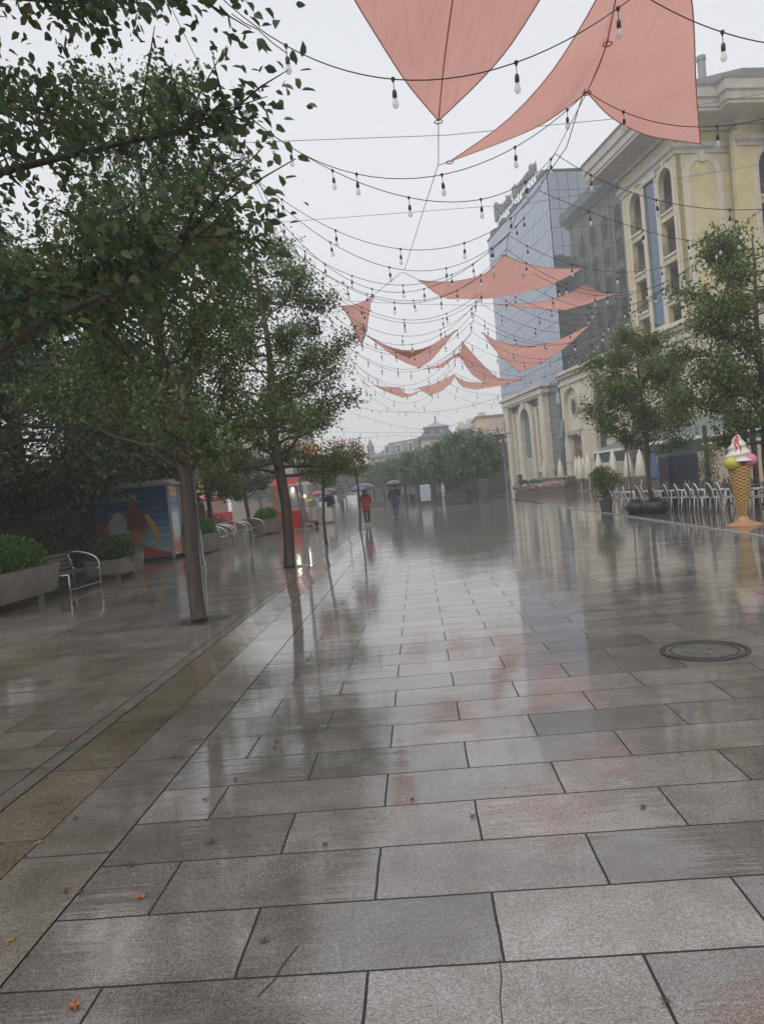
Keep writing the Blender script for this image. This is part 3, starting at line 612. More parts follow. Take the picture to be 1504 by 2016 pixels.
# park trees behind the benches: a dark wall of foliage
PG = 'dark park trees behind the benches'
park = [(-10.6, 13.2, 9.8, 3.7, 'dark park tree at the far left edge above the long planter', 2.4),
        (-11.0, 20.3, 10.8, 4.1, 'dark park tree overhanging the ice cream kiosk', 2.0),
        (-16.0, 16.5, 13.0, 4.8, 'tall dark park tree behind the left planter', 2.2),
        (-16.5, 25.5, 14.5, 5.2, 'tall dark park tree behind the ice cream kiosk', 2.2),
        (-11.0, 28.5, 9.5, 3.2, 'mid height park tree behind the stickered lamp post', 2.8),
        (-14.0, 38.0, 11.0, 4.2, 'park tree behind the curved bench rails', 2.6),
        (-23.0, 34.0, 17.0, 6.0, 'tall park tree in the second row behind the benches', 2.2)]
for i, (x_, y_, h_, R_, lb, zf_) in enumerate(park):
    tree('park_tree', lb, (x_, y_, 0), zf_, h_, R_, .2+.03*(i % 3), 60+i, lf_dark, bark_d, nl=46, ntw=30, lpt=18, ls=.17, twl=1.0, zb=zf_-.6, env='round', group=PG, up=.2)
tree('yellowing_tree', 'round park tree with yellowing leaves behind the bench rails', (-9.6, 33.5, 0), 1.9, 5.0, 1.7, .1, 81, lf_yel, bark_d, nl=22, ntw=20, lpt=16, ls=.12, twl=.5, zb=1.5, env='round')
tree('yellowing_tree', 'darker green yellow tree left of the red kiosk', (-9.2, 39.5, 0), 1.9, 5.4, 1.7, .1, 83, leaf_mat('olive leaf', (.03, .05, .02), (.08, .10, .03), (.2, .16, .04), .35), bark_d, nl=22, ntw=20, lpt=16, ls=.13, twl=.5, zb=1.7, env='round')
# trees on the right in front of the hotel
tree('cafe_tree', 'slender green tree growing from the black round tub among the café chairs', (7.72, 25.0, 0), 2.1, 6.9, 1.85, .075, 91, lf_right, nl=34, ntw=28, lpt=24, ls=.086, zb=1.75, lean=(-.1, 0), shape=6, up=.8, twl=.6, gap=.1, group='trees along the café edge')
tree('cafe_tree', 'taller dense tree at the right edge behind the giant ice cream cone', (8.75, 18.9, 0), 1.9, 8.2, 2.15, .11, 97, lf_right, nl=42, ntw=30, lpt=24, ls=.090, twl=.6, zb=1.75, shape=6, up=.8, gap=.1, group='trees along the café edge')
st_ = empty('tree_stake', (7.15, 25.3, 0), 0, 'thin dark pole standing in the left black tub', 'pole')
MB().tube([(0, 0, .1), (-.03, 0, 1.6), (-.06, 0, 2.9)], .022, 6).build('shaft', bark_d, st_)
# clipped row of plane trees across the square
RG = 'row of plane trees beyond the square'
rowt = [(4.4, 58.5, 5.7), (2.9, 61.5, 5.6), (1.5, 66, 5.5), (.1, 71, 5.5), (-1.3, 77, 5.4), (-2.7, 84, 5.4), (-4.2, 92, 5.3), (-5.9, 101, 5.3), (3.6, 68, 5.9), (5.8, 64.5, 6.1), (1.6, 77, 5.7)]
rl = ['plane tree right of the row beside the tall square post', 'plane tree over the wooden tub', 'plane tree just left of the wooden tub', 'plane tree above the white poster stand', 'plane tree in the middle of the row', 'plane tree right of the man with umbrella',
      'plane tree directly behind the man with umbrella', 'last plane tree at the left end of the row', 'plane tree in the back row above the dark café front', 'tallest plane tree beside the red shop building', 'plane tree in the back row left of centre']
for i, ((x_, y_, h_), lb) in enumerate(zip(rowt, rl)):
    tree('plane_tree', lb, (x_, y_, 0), 1.9, h_+[.7,.5,-.1,.35,0,.3,-.1,.2,.6,.5,.4][i], 1.8, .11, 120+i, lf_row, bark_d, nl=28, ntw=18, lpt=13, ls=.23, twl=.65, zb=1.8, env='round', group=RG, up=.25)
# far misty trees
for i, (x_, y_, h_, R_, lb) in enumerate([(-17.5, 128, 8.5, 4.5, 'misty round tree behind the orange leaved sapling'), (-12.2, 150, 7.5, 3.6, 'misty tree below the minaret'), (-24, 112, 9, 4.6, 'misty tree behind the red kiosk'), (-13.5, 118, 6.5, 2.8, 'small misty tree left of the minaret'), (-9.0, 138, 7.5, 3.4, 'misty tree at the left end of the plane row'), (-31, 100, 10, 5, 'misty tree left of the red kiosk roof')]):
    tree('distant_tree', lb, (x_, y_, 0), 2.0, h_, R_, .2, 150+i, lf_row, bark_d, nl=24, ntw=18, lpt=10, ls=.5, twl=1.2, zb=1.2, env='round', group='misty trees far down the street', up=.2)
# distant wooded rise closing the street
hv = MB()
pts = [(-60+i*6, 6+3.5*math.sin(i*.9)+2.2*math.sin(i*2.3)) for i in range(21)]
hv.poly([[(-60, -1)]+[(60, -1)]+list(reversed(pts))], 330, 370)
tag(hv.build('hills', mat('wooded hill', (.05, .075, .045), .8, noise=.5, scale=.2)), kind='structure')

# ---------------------------------------------------------------- bushes, planters
def bush(n, c, rad, size, seed, m, parent, name='foliage', ups=.6):
    r = random.Random(seed); P = []; Q = []; cl = [(r.gauss(0, .5), r.gauss(0, .5), r.random()) for _ in range(max(6, n//110))]
    for i in range(n):
        k_ = r.choice(cl); d = Vector((k_[0]+r.gauss(0, .28), k_[1]+r.gauss(0, .28), abs(k_[2])+r.gauss(0, .22)))
        if d.length > 1.15: d = d.normalized()*r.uniform(.8, 1.12)
        P.append((c[0]+d.x*rad[0], c[1]+d.y*rad[1], c[2]+max(-.25, d.z)*rad[2])); Q.append((d.x*.7+r.gauss(0, .3), d.y*.7+r.gauss(0, .3), ups+r.gauss(0, .3)))
    return leaves(P, Q, size, seed, name, m, parent, .05, .55, 4)
conc = mat('rough wet concrete', (.24, .22, .195), .42, noise=.35, scale=3.5, bump=.5, bscale=45)
def planter(x, y, lx, ly, h, z0, label, seed, n=2600, hb=.5, m=lf_bush, rz=0):
    e = empty('planter', (x, y, 0), rz, label, 'planter', 'concrete planters by the benches')
    mb = MB()
    def oval(f, z): return [(math.copysign(abs(math.cos(a_))**.22, math.cos(a_))*lx/2*f, math.copysign(abs(math.sin(a_))**.22, math.sin(a_))*ly/2*f, z) for a_ in [2*math.pi*i/40 for i in range(40)]]
    rings = [oval(.86, z0), oval(.93, z0+.05), oval(1.0, h-.06), oval(1.01, h), oval(.93, h), oval(.90, h-.10)]
    V = [p for r_ in rings for p in r_]; fs = [(i*40+k_, i*40+(k_+1) % 40, (i+1)*40+(k_+1) % 40, (i+1)*40+k_) for i in range(5) for k_ in range(40)]+[tuple(range(39, -1, -1)), tuple(200+i for i in range(40))]
    mb.add(V, fs).build('trough', conc, e, smooth=True)
    if z0 > .04:
        for sy in (-1, 1): MB().box(-lx*.30, lx*.30, sy*ly*.28-.12, sy*ly*.28+.12, -.01, z0+.02).build('foot', conc, e, bevel=.01)
    bush(n, (0, 0, h-.02), (lx*.46, ly*.46, hb), .085, seed, m, e)
    return e
planter(-8.14, 13.87, .95, 3.1, .74, .17, 'long low concrete planter with bright green bush at the left edge', 1, 7000, .62)
planter(-7.95, 18.75, .95, 1.9, .52, .12, 'concrete planter with dark green bush in front of the ice cream kiosk', 2, 3000, .5, lf_dark)
planter(-7.85, 25.7, 1.2, 2.2, .66, .03, 'concrete planter with green bush beside the lamp post', 3, 3600, .55)
planter(-7.35, 35.4, 1.2, 2.0, .72, .03, 'concrete planter with green bush beside the red kiosk', 4, 3000, .5)
def pot(x, y, r, h, label, n, hb, rb, seed, m_, lm, cat='potted plant', sides=20, leaf=.09):
    e = empty('potted_plant', (x, y, 0), RND.uniform(0, 1), label, cat)
    MB().lathe([(r*.82, 0), (r, h-.05), (r*1.06, h-.05), (r*1.06, h), (r*.92, h), (r*.9, h-.08), (0, h-.08)], n=sides).build('pot', m_, e, smooth=sides > 8)
    bush(n, (0, 0, h+hb*.1), (rb, rb, hb), leaf, seed, lm, e)
    t = MB(); rr = random.Random(seed)
    for i in range(9): t.tube([(0, 0, h-.08), (rr.uniform(-1, 1)*rb*.4, rr.uniform(-1, 1)*rb*.4, h+hb*.5), (rr.uniform(-1, 1)*rb*.8, rr.uniform(-1, 1)*rb*.8, h+hb)], [.012, .009, .004], 4)
    t.build('stem', bark_d, e); return e
potm = mat('dark grey planter', (.075, .085, .095), .35, noise=.2)
pot(6.95, 28.0, .28, .45, 'bushy plant in a dark grey square pot left of the café chairs', 1500, 1.0, .62, 21, potm, lf_right, sides=4, leaf=.11)
for i, (x_, y_, rr_, lb) in enumerate([(7.35, 25.35, .40, 'left of two black bulging tubs under the café tree'), (7.72, 24.75, .42, 'right black bulging tub holding the café tree')]):
    e = empty('round_tub', (x_, y_, 0), 0, lb, 'planter tub', 'black bulging tubs')
    MB().lathe([(rr_*.72, 0), (rr_*.95, .08), (rr_*1.02, .2), (rr_*.95, .33), (rr_*.78, .40), (rr_*.7, .40), (rr_*.66, .34), (0, .34)], n=28).build('bowl', mat('black tub rubber', (.03, .032, .038), .4, noise=.25, bump=.2), e, smooth='all')
    bush(140, (0, 0, .36), (rr_*.6, rr_*.6, .12), .07, 31+i, lf_dark, e, 'ground_plants')
pot(9.15, 18.2, .45, .36, 'low grey trough with dark plants at the right edge', 500, .3, .5, 24, mat('bluish trough', (.12, .13, .17), .4), lf_dark, sides=4)
for i, (px_, py_, Y_, lb) in enumerate([(1030, 958, 66, 'round clipped bush left in front of the stone portal'), (1052, 956, 65, 'round clipped bush right in front of the stone portal'), (1124, 950, 60, 'round clipped bush by the hotel entrance')]):
    c = D(px_, py_, Y_); e = empty('clipped_bush', (c.x, c.y, 0), 0, lb, 'bush')
    bush(900, (0, 0, .55), (.75, .75, .55), .16, 40+i, lf_row, e); MB().lathe([(.4, 0), (.48, .45), (.4, .45), (0, .4)], n=14).build('pot', mat('brown pot', (.12, .08, .06), .5), e)
fb = empty('flower_bed', (10.4, 60.0, 0), math.radians(-2), 'long low bed of pale pink flowers in front of the stone portal', 'flower bed')
MB().box(-2.6, 2.6, -.35, .35, 0, .34).build('box', mat('brown planter box', (.13, .09, .07), .5, noise=.3), fb, bevel=.02)
rr = random.Random(5)
leaves([(rr.uniform(-2.6, 2.6), rr.uniform(-.4, .4), .36+rr.uniform(0, .42)) for _ in range(1400)], [(rr.gauss(0, 1), rr.gauss(0, 1), .8) for _ in range(1400)], .20, 55, 'flowers', leaf_mat('pale pink petals', (.30, .24, .20), (.66, .52, .50), (.78, .66, .66), .3), fb, 0, .8, 4)
# ================================================================ OVERHEAD NET: SAILS, STRING LIGHTS, CABLES
cable = mat('black cable', (.022, .022, .026), .5)
sock_m = mat('black lamp holder', (.018, .018, .02), .4)
steelw = mat('steel wire', (.16, .165, .18), .4, metal=.6)
def bulbmat():
    m = bpy.data.materials.new('clear bulb glass'); m.use_nodes = True; t = m.node_tree; b = t.nodes['Principled BSDF']
    b.inputs['Base Color'].default_value = (.78, .78, .77, 1); b.inputs['Roughness'].default_value = .12
    tr = t.nodes.new('ShaderNodeBsdfTransparent'); tr.inputs[0].default_value = (.93, .94, .95, 1); mx = t.nodes.new('ShaderNodeMixShader'); mx.inputs[0].default_value = .42
    t.links.new(tr.outputs[0], mx.inputs[1]); t.links.new(b.outputs[0], mx.inputs[2]); t.links.new(mx.outputs[0], t.nodes['Material Output'].inputs[0]); return m
bulb_m = bulbmat()
def sailmat():
    m = bpy.data.materials.new('salmon sail cloth'); m.use_nodes = True; t = m.node_tree; b = t.nodes['Principled BSDF']; K = t.links.new; N = t.nodes.new
    b.inputs['Roughness'].default_value = .75; b.inputs['Specular IOR Level'].default_value = .2
    co = N('ShaderNodeTexCoord'); n = N('ShaderNodeTexNoise'); n.inputs['Scale'].default_value = .9; n.inputs['Detail'].default_value = 5; K(co.outputs['Object'], n.inputs['Vector'])
    r = N('ShaderNodeValToRGB'); r.color_ramp.elements[0].position = .3; r.color_ramp.elements[1].position = .7
    r.color_ramp.elements[0].color = (.64, .345, .30, 1); r.color_ramp.elements[1].color = (.70, .395, .345, 1); K(n.outputs['Fac'], r.inputs[0]); K(r.outputs[0], b.inputs['Base Color'])
    tr = N('ShaderNodeBsdfTranslucent'); K(r.outputs[0], tr.inputs[0]); mx = N('ShaderNodeMixShader'); mx.inputs[0].default_value = .62
    w = N('ShaderNodeTexNoise'); w.inputs['Scale'].default_value = 3; w.inputs['Detail'].default_value = 2; mp = N('ShaderNodeMapping'); mp.inputs['Scale'].default_value = (3, .5, 1)
    K(co.outputs['Object'], mp.inputs[0]); K(mp.outputs[0], w.inputs['Vector']); bp = N('ShaderNodeBump'); bp.inputs['Distance'].default_value = .045; bp.inputs['Strength'].default_value = .7; K(w.outputs['Fac'], bp.inputs['Height'])
    K(bp.outputs[0], b.inputs['Normal']); K(bp.outputs[0], tr.inputs['Normal'])
    K(b.outputs[0], mx.inputs[1]); K(tr.outputs[0], mx.inputs[2]); K(mx.outputs[0], t.nodes['Material Output'].inputs[0]); return m
sail_m = sailmat(); hem_m = mat('sail hem', (.56, .27, .22), .7); 
def interp(pl, n):
    d = [0]
    for a, b in zip(pl, pl[1:]): d.append(d[-1]+(b-a).length)
    out = []
    for i in range(n+1):
        s = d[-1]*i/n; j = 0
        while j < len(pl)-2 and d[j+1] < s: j += 1
        out.append(pl[j].lerp(pl[j+1], (s-d[j])/max(1e-9, d[j+1]-d[j])))
    for _ in range(2): out = [out[0]]+[(out[k_-1]+out[k_]*2+out[k_+1])/4 for k_ in range(1, n)]+[out[-1]]
    return out
def sail(label, c0, c1, c2, c3, seam=None, n=14, off=None, guys=(), more=(), diag=False):
    """four boundary curves of photo points with street distance: c0 a->b, c1 b->c, c2 d->c, c3 a->d"""
    f = (lambda p: D(p[0], p[1], p[2])) if off is None else (lambda p: D(off[0]+p[0]/off[2], off[1]+p[1]/off[2], p[2]))
    C = [interp([f(p) for p in c], n) for c in (c0, c1, c2, c3)]
    A, B, Cc, Dd = C[0][0], C[0][-1], C[1][-1], C[3][-1]; V = []
    for i in range(n+1):
        u = i/n
        for j in range(n+1):
            v = j/n
            p = C[0][i]*(1-v)+C[2][i]*v+C[3][j]*(1-u)+C[1][j]*u-(A*(1-u)*(1-v)+B*u*(1-v)+Dd*(1-u)*v+Cc*u*v); V.append(p)
    org = (A+B+Cc+Dd)/4; e = empty('shade_sail', org, 0, label, 'shade sail', 'salmon shade sails over the square')
    mb = MB(); mb.add([p-org for p in V], [(i*(n+1)+j, (i+1)*(n+1)+j, (i+1)*(n+1)+j+1, i*(n+1)+j+1) for i in range(n) for j in range(n)])
    mb.build('cloth', sail_m, e, smooth='all', fix=False)
    h = MB()
    for c in C: h.tube([p-org for p in c], .007, 5)
    if diag: h.tube([V[i*(n+1)+i]-org-Vector((0, 0, .006)) for i in range(n+1)], .007, 4)
    for q in (A, B, Cc, Dd): h.tube([q-org+Vector((.05*math.cos(a_), .05*math.sin(a_), -.01)) for a_ in [math.pi*i/5 for i in range(11)]], .008, 4)
    for mm in more:
        C = [interp([f(p) for p in c], n) for c in mm]; A, B, Cc, Dd = C[0][0], C[0][-1], C[1][-1], C[3][-1]; V = []
        for i in range(n+1):
            for j in range(n+1):
                u = i/n; v = j/n; V.append(C[0][i]*(1-v)+C[2][i]*v+C[3][j]*(1-u)+C[1][j]*u-(A*(1-u)*(1-v)+B*u*(1-v)+Dd*(1-u)*v+Cc*u*v)-org)
        mb = MB(); mb.add(V, [(i*(n+1)+j, (i+1)*(n+1)+j, (i+1)*(n+1)+j+1, i*(n+1)+j+1) for i in range(n) for j in range(n)]); mb.build('cloth', sail_m, e, smooth='all', fix=False)
        for c in C: h.tube([p-org for p in c], .007, 5)
    if seam is not None:
        for sidx in seam: h.tube([V[sidx*(n+1)+j]-org-Vector((0, 0, .006)) for j in range(n+1)], .011, 4)
    h.build('hem', hem_m, e, smooth='all', fix=False)
    for g in guys: MB().tube([Vector(f(g[0]))-org, Vector(f(g[1]))-org], .006, 5).build('tie_rope', steelw, e, fix=False)
    return e
R4 = (780, 430, 3.27); R3 = (500, 430, 3.76)
sail('largest salmon sail hanging point down at the top centre', [(863, 238, 9.2), (800, 165, 8.3), (697, 0, 7.0), (640, -110, 6.3)], [(640, -110, 6.3), (850, -260, 5.4), (960, -330, 5.1)], [(1140, -130, 6.2), (1060, -240, 5.6), (960, -330, 5.1)], [(863, 238, 9.2), (935, 170, 8.3), (1000, 100, 7.6), (1062, 0, 7.0), (1140, -130, 6.2)], diag=True, guys=[((863, 238, 9.2), (863, 322, 10.9))])
sail('two winged salmon sail folded over the cable at the top right', [(885, 318, 10.4), (1000, 240, 9.6), (1090, 140, 8.8), (1175, 0, 7.7), (1235, -130, 6.8)], [(1235, -130, 6.8), (1215, -20, 7.6), (1195, 85, 8.5)], [(1155, 182, 9.5), (1178, 130, 9.0), (1195, 85, 8.5)], [(885, 318, 10.4), (975, 285, 10.5), (1060, 250, 10.2), (1105, 220, 9.8), (1155, 182, 9.5)], more=[([(1155, 182, 9.5), (1178, 130, 9.0), (1195, 85, 8.5), (1215, -20, 7.6), (1235, -130, 6.8)], [(1235, -130, 6.8), (1290, -135, 6.8), (1345, -100, 7.0)], [(1378, 283, 11.3), (1369, 170, 9.8), (1366, 50, 8.4), (1362, 0, 7.8), (1345, -100, 7.0)], [(1155, 182, 9.5), (1200, 232, 10.2), (1270, 268, 10.8), (1378, 283, 11.3)])],
     guys=[((885, 318, 10.4), (862, 326, 10.9)), ((1378, 283, 11.3), (1395, 292, 12))])
sail('wide salmon sail with raised peak against the blue glass block', [(155, 400, 15.8), (340, 412, 16), (520, 380, 16), (600, 345, 15.8), (690, 235, 15.2)], [(690, 235, 15.2), (850, 300, 15.8), (1000, 322, 16.4), (1195, 322, 17)], [(540, 452, 17.4), (640, 465, 17.4), (720, 480, 17.4), (900, 460, 17.3), (1060, 400, 17.2), (1195, 322, 17)], [(155, 400, 15.8), (260, 490, 16.6), (350, 525, 17), (440, 510, 17.2), (540, 452, 17.4)], off=R4,
     guys=[((155, 400, 15.8), (40, 345, 15.6)), ((1195, 322, 17), (1290, 285, 17.5)), ((1290, 285, 17.5), (1460, 130, 19))])
sail('salmon sail with a peak at right in front of the dark mirrored wall', [(665, 552, 18.6), (850, 548, 18.8), (950, 535, 19), (1080, 500, 19.2), (1220, 425, 19.4)], [(1220, 425, 19.4), (1300, 470, 19.6), (1360, 490, 19.7), (1420, 480, 19.8)], [(1085, 590, 20.4), (1250, 545, 20.1), (1420, 480, 19.8)], [(665, 552, 18.6), (800, 570, 19.3), (900, 580, 19.8), (1085, 590, 20.4)], off=R4, guys=[((1220, 425, 19.4), (1285, 290, 17.5)), ((1420, 480, 19.8), (1490, 460, 20.2)), ((665, 552, 18.6), (560, 548, 18.4))])
sail('kite shaped salmon sail hanging low beside the portal', [(555, 735, 23), (640, 790, 23.5), (760, 815, 24), (880, 825, 24.2)], [(880, 825, 24.2), (980, 810, 24), (1100, 760, 24), (1240, 688, 24)], [(790, 985, 27), (850, 975, 26.8), (950, 920, 26), (1080, 840, 25), (1240, 688, 24)], [(555, 735, 23), (620, 830, 24.4), (700, 915, 25.8), (790, 985, 27)], off=R4, seam=[])
sail('small salmon sail hanging down like a flag at the left', [(645, 648, 17.3), (720, 645, 17.5), (790, 625, 17.7), (875, 578, 17.9)], [(875, 578, 17.9), (862, 630, 18.3), (856, 680, 18.8)], [(797, 935, 20.5), (830, 850, 20), (856, 680, 18.8)], [(645, 648, 17.3), (710, 740, 18.3), (755, 860, 19.6), (797, 935, 20.5)], off=R3, guys=[((875, 578, 17.9), (1090, 400, 15.8)), ((645, 648, 17.3), (560, 625, 17.2))])
sail('narrow V shaped salmon sail in the centre', [(815, 850, 21.5), (950, 930, 22), (1080, 1005, 22.5), (1150, 1030, 22.8)], [(1150, 1030, 22.8), (1220, 1005, 22.8), (1330, 930, 22.6), (1490, 830, 22.5)], [(1220, 1105, 24.5), (1300, 1060, 24), (1400, 945, 23.2), (1490, 830, 22.5)], [(815, 850, 21.5), (950, 955, 22.6), (1080, 1050, 23.6), (1220, 1105, 24.5)], off=R3)
sail('crumpled salmon sail drooping right of the centre cable', [(425, 795, 27), (490, 870, 27.5), (560, 945, 28), (640, 1020, 28.5)], [(640, 1020, 28.5), (660, 1045, 28.8), (700, 1046, 29), (830, 1022, 29)], [(560, 1055, 31), (620, 1062, 30.8), (700, 1072, 30.5), (830, 1022, 29)], [(425, 795, 27), (410, 870, 28), (440, 940, 29), (490, 1010, 30), (560, 1055, 31)], off=R4)
sail('thin curved strip of salmon sail left of the centre cable', [(180, 968, 28), (270, 945, 28), (350, 895, 28), (405, 865, 28)], [(405, 865, 28), (415, 880, 28), (425, 910, 28.6)], [(300, 955, 29), (350, 915, 29), (390, 885, 29), (425, 910, 28.6)], [(180, 968, 28), (230, 968, 28.4), (300, 955, 29)], off=R4)
sail('far salmon sail with a left lobe and peak low over the square', [(140, 1090, 33), (240, 1070, 33), (300, 1040, 33), (370, 1005, 33)], [(370, 1005, 33), (372, 1030, 33.5), (350, 1060, 34)], [(220, 1140, 36), (290, 1112, 35.5), (350, 1060, 34)], [(140, 1090, 33), (180, 1118, 34.5), (220, 1140, 36)], off=R4)
sail('far salmon sail with a long right lobe low over the square', [(370, 1005, 33), (430, 1050, 33.5), (550, 1060, 34), (700, 1062, 34)], [(700, 1062, 34), (760, 1058, 34.2), (820, 1030, 34.4)], [(520, 1100, 36), (640, 1082, 35.5), (820, 1030, 34.4)], [(370, 1005, 33), (395, 1050, 34), (430, 1090, 35), (520, 1100, 36)], off=R4)
sail('farthest small salmon sail at the left end of the net', [(885, 1235, 34), (980, 1250, 34), (1080, 1250, 34)], [(1080, 1250, 34), (1100, 1285, 35), (1150, 1310, 35.5), (1235, 1270, 36)], [(1100, 1325, 37), (1160, 1318, 36.5), (1235, 1270, 36)], [(885, 1235, 34), (1000, 1292, 36), (1100, 1325, 37)], off=R3)
# --- string lights
SG = 'festoon strings over the square'
def bulb_parts(near):
    hd = MB(); hd.tube([(0, 0, .012), (0, 0, -.11)], .0045, 5).lathe([(.006, .018), (.020, .014), (.022, -.006), (.012, -.022), (.005, -.04)], n=8)
    hd.lathe([(.006, -.105), (.019, -.118), (.023, -.14), (.023, -.185), (.017, -.192)], n=10 if near else 6)
    gl = [(.015, -.19), (.020, -.205), (.031, -.24), (.033, -.262), (.025, -.285), (.010, -.296), (0, -.298)]
    return hd, gl
hd, gl = bulb_parts(True); _h = hd.build('lamp_holder', sock_m, None, smooth=True); _g = MB().lathe(gl, n=12).build('bulb', bulb_m, None, smooth='all')
hd2, gl2 = bulb_parts(False); hd2.lathe(gl2, n=8, mi=1); _far = hd2.build('bulb', [sock_m, bulb_m], None, smooth='all')
H_ME, G_ME, F_ME = _h.data, _g.data, _far.data
for o in (_h, _g, _far): bpy.data.objects.remove(o)
nb_tot = [0]
def string(label, A, M_, B, spacing=1.0, phase=.5, near=True, rad=.0052, tangle=False):
    """cable hanging from A to B through the low point M_"""
    A, M_, B = Vector(A), Vector(M_), Vector(B); L1 = (M_-A).length; L2 = (B-M_).length; tm = L1/(L1+L2)
    Cc = (M_-A*(1-tm)**2-B*tm**2)/(2*tm*(1-tm)); n = 26
    P = [A*(1-t)**2+Cc*2*t*(1-t)+B*t*t for t in [i/n for i in range(n+1)]]
    e = empty('string_light', A, 0, label, 'string light', SG)
    w_ = MB(); w_.tube([p-A for p in P], rad, 5)
    if tangle:   # doubled, knotted spare cable near the far end
        w_.tube([P[i]-A+Vector((0, 0, -.015-.05*math.sin((i-3)*.9)**2)) for i in range(1, 6)], rad*.9, 5)
    w_.build('wire', cable, e, smooth='all', fix=False)
    d = [0]
    for a, b in zip(P, P[1:]): d.append(d[-1]+(b-a).length)
    s = phase*spacing
    while s < d[-1]:
        j = next(i for i in range(len(d)-1) if d[i+1] >= s); p = P[j].lerp(P[j+1], (s-d[j])/(d[j+1]-d[j]))-A
        rot = (RND.gauss(0, .05), RND.gauss(0, .05), 0)
        if near:
            h = bpy.data.objects.new('lamp_holder', H_ME); COL.objects.link(h); h.parent = e; h.location = p; h.rotation_euler = rot; h.scale = (.82, .82, .82)
            g = bpy.data.objects.new('bulb', G_ME); COL.objects.link(g); g.parent = h
        else:
            h = bpy.data.objects.new('bulb', F_ME); COL.objects.link(h); h.parent = e; h.location = p; h.rotation_euler = rot; h.scale = (.85, .85, .85)
        nb_tot[0] += 1; s += spacing
    return e
def pxs(label, a, m, b, **k): return string(label, D(*a), D(*m), D(*b), **k)
# near strings measured on the photograph (x, y, street distance)
pxs('nearest festoon string crossing in front of the big point down sail', (430, -10, 6.6), (830, 158, 6.15), (1245, -5, 6.4), spacing=1.02, phase=.90, tangle=True)
pxs('festoon string running out of the top right corner', (1265, -10, 6.5), (1475, 78, 6.5), (1640, 92, 6.6), spacing=1.0, phase=.74)
pxs('festoon string from the sail notch towards the hotel front', (1155, 180, 9.5), (1370, 250, 8.9), (1600, 200, 8.8), spacing=1.12, phase=.55)
pxs('upper of the two left strings meeting at the sail notch', (452, 188, 9.6), (800, 352, 8.6), (1155, 180, 9.5), spacing=1.0, phase=.45)
pxs('lower left string rising to the first cable hub', (452, 200, 9.9), (850, 396, 9.3), (1092, 302, 11.1), spacing=1.02, phase=.95)
pxs('string from the first cable hub across the hotel bays', (1092, 302, 11.1), (1330, 402, 10.8), (1600, 400, 10.5), spacing=1.0, phase=.62)
pxs('string with a low curve just under the first hub', (500, 350, 11.6), (840, 492, 11.3), (1060, 375, 12.4), spacing=1.03, phase=.62)
pxs('string from the second hub towards the right cable', (1060, 375, 12.4), (1290, 460, 12.8), (1471, 440, 15.5), spacing=1.0, phase=.9)
pxs('string passing left over the V of the thin guy wire', (498, 352, 11.8), (810, 533, 12.3), (1033, 427, 13.5), spacing=1.03, phase=.52)
pxs('string falling steeply past the second street tree', (520, 395, 12.6), (800, 575, 14.2), (1033, 427, 13.9), spacing=1.02, phase=.5)
# the hub to right cable and left cable to hub spans farther on
def hub(Y): 
    t = (Y-9)/15; return Vector((2.52-.5*t-.15*math.sin(Y), Y, 6.32+.03*math.sin(Y*2)))
rs = random.Random(12)
NTH = ['first', 'second', 'third', 'fourth', 'fifth', 'sixth', 'seventh', 'eighth', 'ninth', 'tenth', 'eleventh', 'twelfth', 'thirteenth', 'fourteenth', 'fifteenth', 'sixteenth', 'seventeenth', 'eighteenth', 'nineteenth', 'twentieth', 'twenty-first', 'twenty-second']
ys = [14.6, 15.3, 16.2, 17.0, 17.9, 18.8, 19.8, 20.9, 22.2, 23.7, 25.2, 27, 29, 31.5, 34, 37]
for i, Y in enumerate(ys):
    hb_ = hub(Y+rs.uniform(-.3, .3)); lx = Vector((-2.05+rs.uniform(-.15, .1), Y-.9+rs.uniform(-.4, .4), 6.5)); rx = Vector((7.3, Y+1.6+rs.uniform(-.6, .6), 6.45))
    sg_ = rs.uniform(.95, 1.2); ml = (lx+hb_)/2+Vector((.25, 0, -sg_)); mr = (rx+hb_)/2+Vector((-.2, 0, -sg_*.92))
    nr = Y < 20
    string(f'{NTH[i]} festoon string beyond the steep one, left of the centre cable', lx, ml, hb_, .98, rs.uniform(.3, .8), nr)
    string(f'{NTH[i]} festoon string beyond the second hub, right of the centre cable', hb_, mr, rx, .98, rs.uniform(.3, .8), nr)
# far strings crossing the street beyond the net
for i, (a, m_, b) in enumerate([((690, 800, 52), (850, 811, 50), (1010, 770, 46)), ((690, 812, 58), (800, 842, 56), (900, 832, 50)), ((660, 850, 60), (800, 852, 58), (990, 846, 52)), ((690, 868, 66), (780, 858, 62), (860, 862, 60)), ((640, 878, 72), (760, 880, 70), (900, 882, 66)), ((650, 888, 80), (745, 888, 80), (830, 895, 76))]):
    pxs(f'{NTH[i]} from the top of the far festoon strings in the mist above the plane trees', a, m_, b, spacing=1.45, phase=.5, near=False, rad=.010)
